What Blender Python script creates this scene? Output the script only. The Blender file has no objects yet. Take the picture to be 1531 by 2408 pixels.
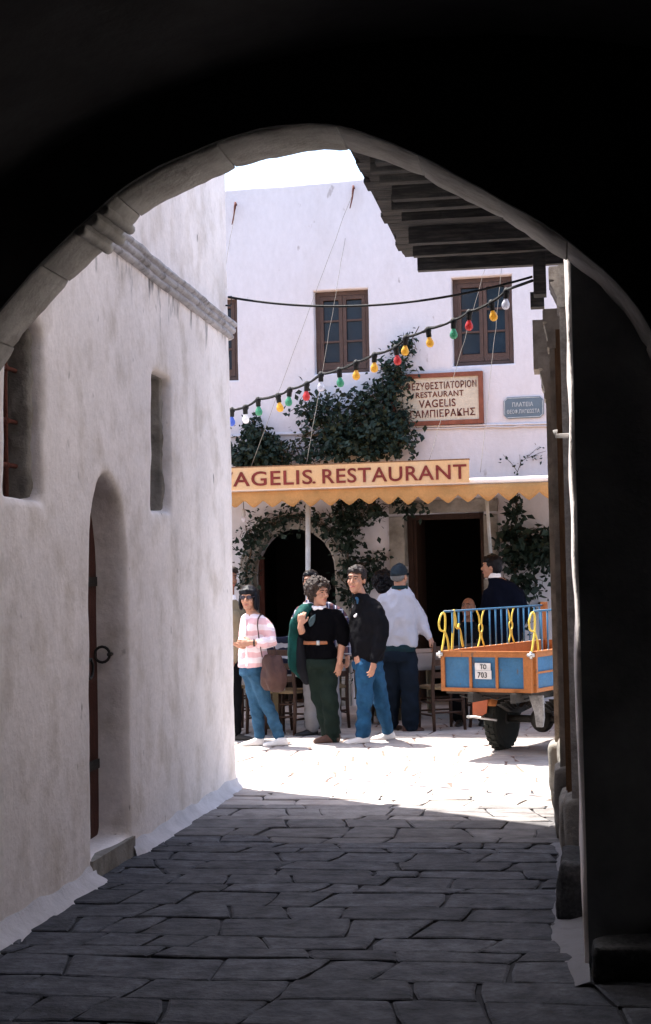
import bpy, bmesh, math, random
from math import radians as RD, sin, cos, pi
from mathutils import Vector, Matrix, noise
from mathutils.geometry import tessellate_polygon
V = Vector
random.seed(7)
S = bpy.context.scene
COL = S.collection

# ------------------------------------------------------------------ camera
FPX, PCX, PCY, EYE = 3600.0, 765.5, 1203.5, 1.62          # focal length, centre (in units of 1/1531 of the width), eye height
YAW, PITCH, ROLL = RD(8.8), RD(2.43), -0.02
ROT = Matrix.Rotation(YAW, 3, 'Z') @ Matrix.Rotation(pi / 2 + PITCH, 3, 'X') @ Matrix.Rotation(ROLL, 3, 'Z')
cd = bpy.data.cameras.new('camera')
cam = bpy.data.objects.new('camera', cd)
COL.objects.link(cam)
cam.matrix_world = Matrix.Translation((0, 0, EYE)) @ ROT.to_4x4()
cd.sensor_fit = 'HORIZONTAL'
cd.sensor_width = 36
cd.lens = 36 * FPX / 1531
cd.clip_start = 0.05
cd.clip_end = 500
S.camera = cam
# ------------------------------------------------------------------ light
SUN_EL, SUN_AZ = 66.0, V((-0.815, 0.580))
sun_dir = V((SUN_AZ.x * cos(RD(SUN_EL)), SUN_AZ.y * cos(RD(SUN_EL)), sin(RD(SUN_EL))))
w = bpy.data.worlds.new("World")
S.world = w
w.use_nodes = True
nt = w.node_tree
sky = nt.nodes.new('ShaderNodeTexSky')
sky.sky_type = 'NISHITA'
sky.sun_disc = False
sky.sun_elevation = RD(SUN_EL)
sky.sun_rotation = math.atan2(SUN_AZ.x, SUN_AZ.y)
sky.dust_density = 2.0
nt.links.new(sky.outputs[0], nt.nodes['Background'].inputs[0])
nt.nodes['Background'].inputs[1].default_value = 0.14
sl = bpy.data.lights.new('sun', 'SUN')
sl.energy = 4.0
sl.angle = RD(0.53)
sl.color = (1.0, 0.95, 0.88)
so = bpy.data.objects.new('sun', sl)
so.rotation_euler = sun_dir.to_track_quat('Z', 'Y').to_euler()
so.location = (-8, 6, 20)
COL.objects.link(so)
S.view_settings.view_transform = 'Standard'
S.view_settings.look = 'None'
S.view_settings.exposure = 1.86
S.view_settings.gamma = 1
S.view_settings.use_curve_mapping = False
S.render.engine = 'CYCLES'
S.cycles.max_bounces = 8
S.cycles.diffuse_bounces = 5


# ------------------------------------------------------------------ measuring helpers: a sight line meets a real plane of the place
def ray(px, py):
    return ROT @ V(((px - PCX) / FPX, -(py - PCY) / FPX, -1.0))


O = V((0, 0, EYE))


def onz(px, py, z=0.0):
    d = ray(px, py)
    return O + d * ((z - EYE) / d.z)


def ony(px, py, y):
    d = ray(px, py)
    return O + d * (y / d.y)


def onx(px, py, x):
    d = ray(px, py)
    return O + d * (x / d.x)


def onplane(px, py, p, n):
    d = ray(px, py)
    return O + d * ((p - O).dot(n) / d.dot(n))


CR = V((cos(YAW), sin(YAW), 0))      # to the right across the view
CF = V((-sin(YAW), cos(YAW), 0))     # into the view


def atd(px, py, D):
    d = ray(px, py)
    return O + d * (D / d.dot(CF))


# ------------------------------------------------------------------ mesh builder
BASE = {}
DG = None


class MB:
    def __init__(s):
        s.v, s.f = [], []

    def add(s, vs, fs):
        o = len(s.v)
        s.v += [V(p) for p in vs]
        s.f += [tuple(i + o for i in f) for f in fs]
        return s

    def box(s, c, sz, M=None):
        c = V(c)
        hx, hy, hz = sz[0] / 2, sz[1] / 2, sz[2] / 2
        vs = [V((x, y, z)) for z in (-hz, hz) for x, y in ((-hx, -hy), (hx, -hy), (hx, hy), (-hx, hy))]
        if M is not None:
            vs = [M @ p for p in vs]
        return s.add([p + c for p in vs], [(3, 2, 1, 0), (4, 5, 6, 7), (0, 1, 5, 4), (1, 2, 6, 5), (2, 3, 7, 6), (3, 0, 4, 7)])

    def bar(s, a, b, wd, th, up=(0, 0, 1)):
        a, b = V(a), V(b)
        d = (b - a).normalized()
        u = V(up)
        x = d.cross(u)
        if x.length < 1e-4:
            x = d.cross(V((0, 1, 0)))
        x.normalize()
        u = x.cross(d)
        vs = []
        for p in (a, b):
            for i, j in ((-1, -1), (1, -1), (1, 1), (-1, 1)):
                vs.append(p + x * (i * wd / 2) + u * (j * th / 2))
        return s.add(vs, [(3, 2, 1, 0), (4, 5, 6, 7), (0, 1, 5, 4), (1, 2, 6, 5), (2, 3, 7, 6), (3, 0, 4, 7)])

    def rings(s, rs, cap=True, closed=False):
        n = len(rs[0])
        o = len(s.v)
        for r in rs:
            s.v += [V(p) for p in r]
        m = len(rs)
        for i in range(m if closed else m - 1):
            for j in range(n):
                a, b = o + i * n + j, o + i * n + (j + 1) % n
                c, d = o + ((i + 1) % m) * n + (j + 1) % n, o + ((i + 1) % m) * n + j
                s.f.append((a, b, c, d))
        if cap and not closed:
            s.f.append(tuple(o + j for j in reversed(range(n))))
            s.f.append(tuple(o + (m - 1) * n + j for j in range(n)))
        return s

    def tube(s, pts, r, seg=8, cap=True, closed=False, round_ends=False, flat=1.0, fup=None):
        pts = [V(p) for p in pts]
        rr = list(r) if isinstance(r, (list, tuple)) else [r] * len(pts)
        if round_ends:
            d0 = (pts[0] - pts[1]).normalized()
            d1 = (pts[-1] - pts[-2]).normalized()
            p0, p1, r0, r1 = pts[0], pts[-1], rr[0], rr[-1]
            pts = [p0 + d0 * r0 * .95, p0 + d0 * r0 * .6] + pts + [p1 + d1 * r1 * .6, p1 + d1 * r1 * .95]
            rr = [r0 * .25, r0 * .78] + rr + [r1 * .78, r1 * .25]
        n = len(pts)
        x = None
        rs = []
        for i, p in enumerate(pts):
            if closed:
                d = pts[(i + 1) % n] - pts[i - 1]
            else:
                d = pts[min(i + 1, n - 1)] - pts[max(i - 1, 0)]
            d.normalize()
            if x is None:
                x = V(fup) if fup is not None else (V((0, 0, 1)) if abs(d.z) < .9 else V((1, 0, 0)))
            x = (x - d * x.dot(d))
            if x.length < 1e-6:
                x = d.orthogonal()
            x.normalize()
            y = d.cross(x)
            rs.append([p + x * (cos(2 * pi * k / seg) * rr[i] * flat) + y * (sin(2 * pi * k / seg) * rr[i]) for k in range(seg)])
        return s.rings(rs, cap, closed)

    def ball(s, c, r, M=None, nu=12, nv=8):
        c = V(c)
        r = (r, r, r) if not isinstance(r, (tuple, list)) else r
        rs = []
        for i in range(1, nv):
            t = pi * i / nv
            ring = []
            for j in range(nu):
                a = 2 * pi * j / nu
                p = V((r[0] * sin(t) * cos(a), r[1] * sin(t) * sin(a), -r[2] * cos(t)))
                ring.append(c + (M @ p if M is not None else p))
            rs.append(ring)
        o = len(s.v)
        s.rings(rs, cap=False)
        tp = V((0, 0, r[2]))
        bt = V((0, 0, -r[2]))
        if M is not None:
            tp, bt = M @ tp, M @ bt
        s.v += [c + bt, c + tp]
        k = len(s.v)
        for j in range(nu):
            s.f.append((k - 2, o + (j + 1) % nu, o + j))
            e = o + (nv - 2) * nu
            s.f.append((k - 1, e + j, e + (j + 1) % nu))
        return s

    def lathe(s, c, prof, seg=12, M=None):
        rs = []
        for r, z in prof:
            ring = [V((r * cos(2 * pi * k / seg), r * sin(2 * pi * k / seg), z)) for k in range(seg)]
            rs.append([(M @ p if M is not None else p) + V(c) for p in ring])
        return s.rings(rs)

    def prism(s, poly, vec):
        """closed polygon (3-D points) swept along vec"""
        n = len(poly)
        vec = V(vec)
        o = len(s.v)
        s.v += [V(p) for p in poly] + [V(p) + vec for p in poly]
        tri = tessellate_polygon([[V(p) for p in poly]])
        for t in tri:
            s.f.append((o + t[0], o + t[1], o + t[2]))
            s.f.append((o + n + t[2], o + n + t[1], o + n + t[0]))
        for i in range(n):
            j = (i + 1) % n
            s.f.append((o + i, o + n + i, o + n + j, o + j))
        return s

    def xf(s, M):
        s.v = [M @ p for p in s.v]
        return s

    def mesh(s, name):
        me = bpy.data.meshes.new(name)
        me.from_pydata([p[:] for p in s.v], [], s.f)
        bm = bmesh.new()
        bm.from_mesh(me)
        bmesh.ops.recalc_face_normals(bm, faces=bm.faces)
        bm.to_mesh(me)
        bm.free()
        return me

    def build(s, name, mat, parent=None, smooth=False, world=True, origin=None, label=None):
        """one mesh object; world coordinates are taken back to the thing's base"""
        base = V(origin) if origin is not None else (BASE.get(parent.name, V((0, 0, 0))) if (parent and world) else V((0, 0, 0)))
        if base.length > 0:
            s.v = [p - base for p in s.v]
        me = s.mesh(name)
        return link(name, me, mat, parent, smooth, base if (parent is None) else None, label, base)


def link(name, me, mat, parent=None, smooth=False, loc=None, label=None, base=None):
    if mat is not None:
        me.materials.clear()
        me.materials.append(mat)
    if smooth:
        me.polygons.foreach_set('use_smooth', [True] * len(me.polygons))
    o = bpy.data.objects.new(name, me)
    COL.objects.link(o)
    if parent:
        o.parent = parent
        BASE[o.name] = BASE.get(parent.name, V((0, 0, 0)))
    elif loc is not None:
        o.location = loc
        BASE[o.name] = V(loc)
    if label:
        o['label'] = label
    return o


def tag(o, label=None, cat=None, group=None, kind=None):
    if label:
        o['label'] = label
    if cat:
        o['category'] = cat
    if group:
        o['group'] = group
    if kind:
        o['kind'] = kind
    return o


def thing(name, label, cat, loc=(0, 0, 0), rz=0, group=None, kind=None):
    o = bpy.data.objects.new(name, None)
    COL.objects.link(o)
    o.location = loc
    o.rotation_euler = (0, 0, rz)
    o.empty_display_size = .1
    BASE[o.name] = V(loc)
    return tag(o, label, cat, group, kind)


def smooth_by_angle(me, ang=40):
    me.polygons.foreach_set('use_smooth', [True] * len(me.polygons))
    bm = bmesh.new()
    bm.from_mesh(me)
    for e in bm.edges:
        if len(e.link_faces) == 2 and e.calc_face_angle(0) > RD(ang):
            e.smooth = False
    bm.to_mesh(me)
    bm.free()


def evaluated(ob):
    dg = bpy.context.evaluated_depsgraph_get()
    me = bpy.data.meshes.new_from_object(ob.evaluated_get(dg))
    data = ob.data
    bpy.data.objects.remove(ob)
    if isinstance(data, bpy.types.Mesh):
        bpy.data.meshes.remove(data)
    else:
        bpy.data.curves.remove(data)
    return me


def remesh(mb, voxel, it=3, disp=None, fac=.5):
    """fuse overlapping closed shells into one continuous surface"""
    me = mb.mesh('fused')
    ob = bpy.data.objects.new('fused', me)
    COL.objects.link(ob)
    m = ob.modifiers.new('r', 'REMESH')
    m.mode = 'VOXEL'
    m.voxel_size = voxel
    m.adaptivity = 0
    if it:
        k = ob.modifiers.new('s', 'SMOOTH')
        k.iterations = it
        k.factor = fac
    me = evaluated(ob)
    if disp:
        n = len(me.vertices)
        nor = [v.normal.copy() for v in me.vertices]
        for v, q in zip(me.vertices, nor):
            v.co = v.co + q * disp(v.co)
    return me


def fbm(p, f, o=3):
    return noise.fractal(V(p) * f, 1.0, 2.0, o, noise_basis='PERLIN_ORIGINAL')


def wall_sheet(outer, holes, thick, bevel=0.015):
    """flat wall with openings, from a filled and extruded outline; local x, y in the plane, z through it (centred)"""
    c = bpy.data.curves.new('wall', 'CURVE')
    c.dimensions = '2D'
    c.fill_mode = 'BOTH'
    c.extrude = thick / 2 - bevel
    c.bevel_depth = bevel
    c.bevel_resolution = 1
    c.offset = -bevel
    for poly in [outer] + holes:
        sp = c.splines.new('POLY')
        sp.points.add(len(poly) - 1)
        for p, q in zip(sp.points, poly):
            p.co = (q[0], q[1], 0, 1)
        sp.use_cyclic_u = True
    ob = bpy.data.objects.new('wall', c)
    COL.objects.link(ob)
    return evaluated(ob)


def rough_poly(poly, step=.12, amp=.008, seed=0):
    out = []
    n = len(poly)
    for i in range(n):
        a, b = V(poly[i]), V(poly[(i + 1) % n])
        k = max(1, int((b - a).length / step))
        for j in range(k):
            p = a.lerp(b, j / k)
            q = V((p.x, p.y, seed * 7.3))
            out.append((p.x + amp * noise.noise(q * 3.1), p.y + amp * noise.noise(q * 3.1 + V((9, 4, 2)))))
    return out


def txt(body, wdt, hgt, depth, shear=0):
    """lettering as flat raised geometry in local x (along), y (up), lower left corner at the origin"""
    c = bpy.data.curves.new('lettering', 'FONT')
    c.body = body
    c.extrude = depth / 2
    c.offset = .012
    c.resolution_u = 4
    c.space_character = 1.08
    ob = bpy.data.objects.new('lettering', c)
    COL.objects.link(ob)
    me = evaluated(ob)
    xs = [v.co.x for v in me.vertices]
    ys = [v.co.y for v in me.vertices]
    sx, sy = wdt / (max(xs) - min(xs)), hgt / (max(ys) - min(ys))
    x0, y0 = min(xs), min(ys)
    for v in me.vertices:
        v.co = V(((v.co.x - x0) * sx, (v.co.y - y0) * sy, v.co.z))
    return me


# ------------------------------------------------------------------ materials
MATS = {}


def mat(name, col, rough=.8, var=.15, scale=6, bump=.0, bscale=40, col2=None, metal=0, spec=.3, c2scale=3, c2lo=.45, c2hi=.7,
        stretch=None, trans=0, coat=0, sheen=0, objvar=0, fine=0, fscale=55, coords='Object', bdist=.02):
    m = bpy.data.materials.new(name)
    m.use_nodes = True
    t = m.node_tree
    b = t.nodes['Principled BSDF']
    b.inputs['Roughness'].default_value = rough
    b.inputs['Metallic'].default_value = metal
    b.inputs['Specular IOR Level'].default_value = spec
    if coat:
        b.inputs['Coat Weight'].default_value = coat
    if sheen:
        b.inputs['Sheen Weight'].default_value = sheen
    L = t.links.new
    N = t.nodes.new
    tc = N('ShaderNodeTexCoord')
    src = tc.outputs['Object' if coords == 'World' else coords]
    if coords == 'World':
        g = N('ShaderNodeNewGeometry')
        src = g.outputs['Position']
    mp = N('ShaderNodeMapping')
    if stretch:
        mp.inputs['Scale'].default_value = stretch
    L(src, mp.inputs[0])

    def nz(sc, det=5, ro=.6, mapped=True):
        n = N('ShaderNodeTexNoise')
        n.inputs['Scale'].default_value = sc
        n.inputs['Detail'].default_value = det
        n.inputs['Roughness'].default_value = ro
        L(mp.outputs[0] if mapped else src, n.inputs['Vector'])
        return n.outputs['Fac']
    base = (*col, 1)
    cur = None
    if col2:
        r = N('ShaderNodeMapRange')
        r.inputs[1].default_value = c2lo
        r.inputs[2].default_value = c2hi
        L(nz(c2scale), r.inputs[0])
        mx = N('ShaderNodeMix')
        mx.data_type = 'RGBA'
        mx.inputs[6].default_value = base
        mx.inputs[7].default_value = (*col2, 1)
        L(r.outputs[0], mx.inputs[0])
        cur = mx.outputs[2]
    hs = N('ShaderNodeHueSaturation')
    if cur:
        L(cur, hs.inputs['Color'])
    else:
        hs.inputs['Color'].default_value = base
    mr = N('ShaderNodeMapRange')
    mr.inputs[1].default_value = .3
    mr.inputs[2].default_value = .7
    mr.inputs[3].default_value = 1 - var
    mr.inputs[4].default_value = 1 + var
    L(nz(scale), mr.inputs[0])
    val = mr.outputs[0]
    if fine:
        fr = N('ShaderNodeMapRange')
        fr.inputs[1].default_value = .3
        fr.inputs[2].default_value = .7
        fr.inputs[3].default_value = 1 - fine
        fr.inputs[4].default_value = 1 + fine * .6
        L(nz(fscale, 3, .7), fr.inputs[0])
        mf = N('ShaderNodeMath')
        mf.operation = 'MULTIPLY'
        L(val, mf.inputs[0])
        L(fr.outputs[0], mf.inputs[1])
        val = mf.outputs[0]
    if objvar:
        oi = N('ShaderNodeObjectInfo')
        mr2 = N('ShaderNodeMapRange')
        mr2.inputs[3].default_value = 1 - objvar
        mr2.inputs[4].default_value = 1 + objvar
        L(oi.outputs['Random'], mr2.inputs[0])
        mu = N('ShaderNodeMath')
        mu.operation = 'MULTIPLY'
        L(val, mu.inputs[0])
        L(mr2.outputs[0], mu.inputs[1])
        val = mu.outputs[0]
    L(val, hs.inputs['Value'])
    L(hs.outputs[0], b.inputs['Base Color'])
    if bump:
        bp = N('ShaderNodeBump')
        bp.inputs['Strength'].default_value = bump
        bp.inputs['Distance'].default_value = bdist
        L(nz(bscale, 6, .65, False), bp.inputs['Height'])
        L(bp.outputs[0], b.inputs['Normal'])
    if trans:
        tr = N('ShaderNodeBsdfTranslucent')
        L(hs.outputs[0], tr.inputs[0])
        ms = N('ShaderNodeMixShader')
        ms.inputs[0].default_value = trans
        L(b.outputs[0], ms.inputs[1])
        L(tr.outputs[0], ms.inputs[2])
        L(ms.outputs[0], t.nodes['Material Output'].inputs[0])
    MATS[name] = m
    return m


def banded(name, axes, rough=.9):
    """woven cloth: list of (axis, period, share, colour) bands over the first colour"""
    m = bpy.data.materials.new(name)
    m.use_nodes = True
    t = m.node_tree
    L, N = t.links.new, t.nodes.new
    b = t.nodes['Principled BSDF']
    b.inputs['Roughness'].default_value = rough
    b.inputs['Specular IOR Level'].default_value = .15
    tc = N('ShaderNodeTexCoord')
    nzt = N('ShaderNodeTexNoise')
    nzt.inputs['Scale'].default_value = 7
    L(tc.outputs['Object'], nzt.inputs['Vector'])
    sp = N('ShaderNodeSeparateXYZ')
    L(tc.outputs['Object'], sp.inputs[0])
    cur = None
    first = axes[0]
    for ax, per, share, colr, wob, ph in axes[1:]:
        a = N('ShaderNodeMath')
        a.operation = 'MULTIPLY_ADD'
        L(nzt.outputs['Fac'], a.inputs[0])
        a.inputs[1].default_value = wob
        L(sp.outputs[ax], a.inputs[2])
        d = N('ShaderNodeMath')
        d.operation = 'MULTIPLY_ADD'
        L(a.outputs[0], d.inputs[0])
        d.inputs[1].default_value = 1 / per
        d.inputs[2].default_value = ph
        fr = N('ShaderNodeMath')
        fr.operation = 'FRACT'
        L(d.outputs[0], fr.inputs[0])
        ls = N('ShaderNodeMath')
        ls.operation = 'LESS_THAN'
        L(fr.outputs[0], ls.inputs[0])
        ls.inputs[1].default_value = share
        mx = N('ShaderNodeMix')
        mx.data_type = 'RGBA'
        if cur is None:
            mx.inputs[6].default_value = (*first, 1)
        else:
            L(cur, mx.inputs[6])
        mx.inputs[7].default_value = (*colr, 1)
        L(ls.outputs[0], mx.inputs[0])
        cur = mx.outputs[2]
    L(cur, b.inputs['Base Color'])
    return m


M_LEFT = mat('limewashed plaster', (.88, .82, .80), .92, .10, 1.7, .26, 20, col2=(.62, .555, .50), c2scale=3.2, c2lo=.48, c2hi=.76,
             stretch=(1, 1, .85), spec=.12, bdist=.03, fine=.08, fscale=30)


def add_stains(m, z0, z1):
    t = m.node_tree
    L, N = t.links.new, t.nodes.new
    b = t.nodes['Principled BSDF']
    src = b.inputs['Base Color'].links[0].from_socket
    tc = N('ShaderNodeTexCoord')
    sp = N('ShaderNodeSeparateXYZ')
    L(tc.outputs['Object'], sp.inputs[0])
    up = N('ShaderNodeMapRange')
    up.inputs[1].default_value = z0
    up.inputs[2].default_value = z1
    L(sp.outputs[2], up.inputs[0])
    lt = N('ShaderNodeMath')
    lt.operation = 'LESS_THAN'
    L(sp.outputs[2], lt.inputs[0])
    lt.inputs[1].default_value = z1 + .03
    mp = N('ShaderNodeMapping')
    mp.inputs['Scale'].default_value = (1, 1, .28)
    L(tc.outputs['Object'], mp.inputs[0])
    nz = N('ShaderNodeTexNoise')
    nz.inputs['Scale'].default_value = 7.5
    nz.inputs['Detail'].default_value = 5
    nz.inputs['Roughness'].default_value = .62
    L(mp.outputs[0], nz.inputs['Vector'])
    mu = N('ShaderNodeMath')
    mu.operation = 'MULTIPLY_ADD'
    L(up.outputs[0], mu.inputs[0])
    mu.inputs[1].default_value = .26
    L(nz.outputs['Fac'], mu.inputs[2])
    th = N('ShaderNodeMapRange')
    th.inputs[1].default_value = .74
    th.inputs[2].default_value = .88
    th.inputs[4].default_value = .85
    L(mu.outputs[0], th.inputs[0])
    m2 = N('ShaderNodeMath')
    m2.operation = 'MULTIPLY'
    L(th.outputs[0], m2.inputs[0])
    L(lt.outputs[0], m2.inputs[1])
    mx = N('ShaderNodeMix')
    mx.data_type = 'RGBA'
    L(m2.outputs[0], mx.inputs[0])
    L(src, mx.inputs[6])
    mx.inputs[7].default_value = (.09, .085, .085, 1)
    L(mx.outputs[2], b.inputs['Base Color'])


def add_chips(m, scale, lo, hi, col):
    """small chips and scratches with a shape of their own"""
    t = m.node_tree
    L, N = t.links.new, t.nodes.new
    b = t.nodes['Principled BSDF']
    src = b.inputs['Base Color'].links[0].from_socket
    tc = N('ShaderNodeTexCoord')
    mp = N('ShaderNodeMapping')
    mp.inputs['Scale'].default_value = (1, 1, .45)
    L(tc.outputs['Object'], mp.inputs[0])
    nz = N('ShaderNodeTexNoise')
    nz.inputs['Scale'].default_value = scale
    nz.inputs['Detail'].default_value = 3
    L(mp.outputs[0], nz.inputs['Vector'])
    th = N('ShaderNodeMapRange')
    th.inputs[1].default_value = lo
    th.inputs[2].default_value = hi
    th.inputs[4].default_value = .75
    L(nz.outputs['Fac'], th.inputs[0])
    mx = N('ShaderNodeMix')
    mx.data_type = 'RGBA'
    L(th.outputs[0], mx.inputs[0])
    L(src, mx.inputs[6])
    mx.inputs[7].default_value = (*col, 1)
    L(mx.outputs[2], b.inputs['Base Color'])


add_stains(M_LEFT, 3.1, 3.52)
add_chips(M_LEFT, 11, .70, .76, (.22, .19, .17))
M_FACADE = mat('clean limewash', (.62, .60, .635), .92, .03, 1.2, .25, 22, col2=(.54, .51, .52), c2scale=1.6, c2lo=.52, c2hi=.85, spec=.12, fine=.05, fscale=18, stretch=(1, 1, .5))
M_WHITE = mat('thick limewash', (.60, .58, .60), .92, .14, 5, .5, 25, spec=.12, coords='World')
M_CORNICE = mat('weathered stone moulding', (.44, .43, .45), .9, .2, 9, .7, 30, col2=(.13, .12, .12), c2scale=10, c2lo=.52, c2hi=.75, spec=.15)
M_STONE = mat('old grey stone', (.30, .28, .25), .9, .22, 7, .6, 24, col2=(.15, .135, .115), c2scale=4, spec=.15)
M_STONE_D = mat('brown carved stone', (.40, .355, .295), .9, .3, 9, .6, 30, col2=(.14, .12, .10), c2scale=6, c2lo=.55, c2hi=.8, spec=.15)
M_ARCH = mat('limewashed arch stone', (.40, .39, .37), .92, .14, 6, .6, 22, col2=(.22, .21, .19), c2scale=4, spec=.1, objvar=.08)
M_DKSTONE = mat('dark foot stone', (.075, .077, .08), .95, .4, 6, .7, 18, col2=(.15, .15, .15), c2scale=7, c2lo=.55, c2hi=.8, spec=.05, fine=.3)  # dark mottled stone colour
M_PIERSHADE = mat('pier shade coat', (.27, .28, .29), .95, .3, 3, .5, 16, spec=.05)  # shade of the white pier front put into a darker colour
M_GUTTER = mat('dirty limewash', (.24, .24, .26), .92, .25, 5, .5, 25, spec=.1, coords='World', col2=(.16, .16, .17), c2scale=5)
M_PIL = mat('pale grey pilaster stone', (.48, .45, .41), .9, .25, 8, .6, 26, col2=(.28, .25, .22), c2scale=6, spec=.12, fine=.25)
M_PASSDARK = mat('shaded passage plaster', (.05, .05, .052), .95, .2, 3, .4, 20, spec=.05)  # near-black base colour carries the shade of the passage
M_SLAB_SHADE = mat('worn slab shade tone', (.066, .069, .080), .70, .6, 9, 1.0, 9, col2=(.030, .032, .040), c2scale=4.2, spec=.25, objvar=.30, coords='World', fine=.3, fscale=40)  # alley shade put into the slab colour, darkest step
M_SLAB_SHADE2 = mat('worn slab mid shade tone', (.125, .12, .122), .78, .35, 7, .8, 10, col2=(.085, .08, .08), c2scale=2.6, spec=.25, objvar=.18, coords='World')  # middle step of the painted alley shade
M_SLAB_SHADE3 = mat('worn slab light shade tone', (.24, .225, .22), .8, .25, 7, .7, 12, col2=(.17, .155, .15), c2scale=3, spec=.2, objvar=.15, coords='World', fine=.15)  # lightest step of the painted alley shade
M_SLAB_SUN = mat('pale slab sun tone', (.42, .38, .355), .82, .14, 5, .6, 14, col2=(.33, .285, .265), c2scale=2.6, spec=.2, objvar=.09, coords='World')  # sunlit counterpart of the alley slabs, brightness put into the colour
M_JOINT = mat('dirty joint mortar', (.055, .056, .062), .95, .3, 9, .5, 40, spec=.1, coords='World')
M_JOINT2 = mat('earth joint mortar', (.22, .15, .125), .95, .2, 9, .5, 40, spec=.1, coords='World')
M_EARTH = mat('packed earth', (.22, .19, .16), .95, .2, 2, .3, 9, spec=.1, coords='World')
M_WOOD = mat('dark old timber', (.050, .050, .050), .8, .35, 6, .5, 40, col2=(.10, .095, .085), c2scale=5, stretch=(1, 8, 8), spec=.2, objvar=.25)
M_WOODB = mat('brown door timber', (.20, .105, .05), .7, .3, 8, .5, 40, stretch=(6, 6, .8), spec=.25)
M_DOORD = mat('dark brown door paint', (.050, .026, .018), .65, .3, 8, .5, 40, stretch=(6, 6, .8), spec=.2)
M_DOORRED = mat('dark red door paint', (.075, .025, .018), .7, .3, 8, .5, 40, stretch=(6, 6, .8), spec=.3)
M_FRAME = mat('brown window paint', (.070, .040, .031), .6, .2, 8, .3, 40, spec=.35)
M_GLASS = mat('dark window glass', (.010, .022, .036), .12, .3, 1.5, 0, spec=.22)
M_RUST = mat('rusty iron', (.12, .04, .028), .85, .3, 14, .5, 60, spec=.2)
M_IRON = mat('black iron', (.02, .018, .016), .6, .3, 14, .3, 60, spec=.4)
M_BLACK = mat('black rubber cable', (.012, .012, .012), .7, .1, 14, spec=.3)
M_TWINE = mat('pale twine', (.17, .15, .13), .9, .2, 30, spec=.1)
M_CANVAS = mat('ochre canvas', (.50, .262, .10), .9, .12, 3, .25, 60, col2=(.40, .225, .09), c2scale=4, spec=.1, trans=.12, fine=.12)
add_chips(M_FACADE, 9, .71, .76, (.36, .33, .33))
M_SIGNBD = mat('ochre sign paint', (.67, .405, .20), .75, .1, 3, .15, 30, col2=(.56, .38, .22), c2scale=3, spec=.15, fine=.1)
M_RED = mat('oxblood lettering', (.19, .036, .03), .75, .3, 7, spec=.1, fine=.25, fscale=25)
M_CREAM = mat('cream sign paint', (.56, .50, .40), .75, .1, 3, .15, 30, col2=(.44, .39, .31), c2scale=5, c2lo=.5, c2hi=.8, spec=.1, fine=.1)
M_SIGNFR = mat('red brown sign frame', (.20, .068, .042), .7, .2, 8, .3, 30, spec=.2)
M_LETTER = mat('brown lettering', (.12, .032, .028), .75, .4, 9, spec=.1, fine=.4, fscale=40)
M_BLUEPL = mat('slate blue enamel', (.105, .15, .19), .45, .15, 6, .1, 30, spec=.4)
M_PALELET = mat('faded pale lettering', (.46, .50, .52), .6, .2, 20, spec=.3)
M_TUBEW = mat('white roller canvas', (.80, .72, .66), .8, .06, 6, .2, 50, spec=.2)
M_POLE = mat('grey painted pole', (.42, .44, .45), .6, .15, 10, .2, 30, spec=.3)
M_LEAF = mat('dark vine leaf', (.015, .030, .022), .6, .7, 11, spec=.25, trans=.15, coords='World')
M_STEM = mat('vine stem', (.09, .065, .045), .9, .3, 12, spec=.1)
M_CHAIR = mat('brown taverna chair', (.045, .022, .014), .6, .3, 9, .2, 40, stretch=(6, 6, 1), spec=.3)
M_RUSH = mat('rush seat weave', (.24, .18, .11), .9, .2, 30, .6, 120, spec=.1)
M_TABLEW = mat('olive table timber', (.10, .075, .04), .7, .25, 9, .2, 40, spec=.25)
M_CLOTH = mat('white table cloth', (.40, .39, .40), .9, .06, 5, .2, 40, spec=.1)
M_CHECK = banded('red striped cloth', [(.72, .62, .62), (1, .06, .5, (.50, .06, .07), 0, 0), (0, .30, .25, (.6, .3, .3), 0, 0)])
M_NAVYST = banded('navy striped cloth', [(.02, .025, .05), (2, .11, .4, (.5, .52, .58), .12, .2)])
M_ORANGE = mat('orange brown truck paint', (.36, .125, .032), .55, .18, 5, .2, 30, col2=(.25, .09, .03), c2scale=5, c2lo=.5, c2hi=.8, spec=.3, fine=.2)
M_BLUE = mat('sky blue truck paint', (.030, .125, .25), .55, .15, 5, .1, 30, col2=(.05, .14, .24), c2scale=4, spec=.3, fine=.15)
for m_ in (M_ORANGE, M_BLUE):
    add_chips(m_, 22, .66, .72, (.10, .07, .05))
M_RAIL = mat('blue rail paint', (.025, .115, .22), .4, .1, 8, spec=.4)
M_YELLOW = mat('yellow ironwork paint', (.56, .42, .055), .4, .12, 20, spec=.4)
M_TYRE = mat('black tyre', (.016, .017, .014), .85, .2, 20, .3, 60, spec=.2)
M_GREASE = mat('greasy metal', (.035, .032, .028), .6, .3, 20, .4, 60, spec=.3, metal=.2)
M_WHITEP = mat('chipped white paint', (.36, .35, .34), .6, .12, 14, .2, 30, spec=.3)
M_POLE2 = mat('dirty grey white paint', (.20, .195, .19), .7, .3, 12, .2, 30, spec=.2, fine=.3)
M_STEEL = mat('worn steel', (.45, .45, .44), .4, .2, 20, .2, 60, spec=.5, metal=.8)
M_PLATE = mat('white number plate', (.58, .56, .54), .6, .15, 14, spec=.3)
M_INK = mat('black plate lettering', (.03, .03, .03), .6, .1, 14, spec=.3)
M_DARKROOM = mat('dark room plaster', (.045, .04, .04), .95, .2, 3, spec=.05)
M_SKIN = mat('skin', (.40, .205, .135), .55, .08, 14, spec=.3)
M_SKIND = mat('tanned skin', (.22, .10, .06), .55, .1, 14, spec=.3)
M_LIPS = mat('lips', (.36, .11, .09), .5, .05, 14, spec=.3)
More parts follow.
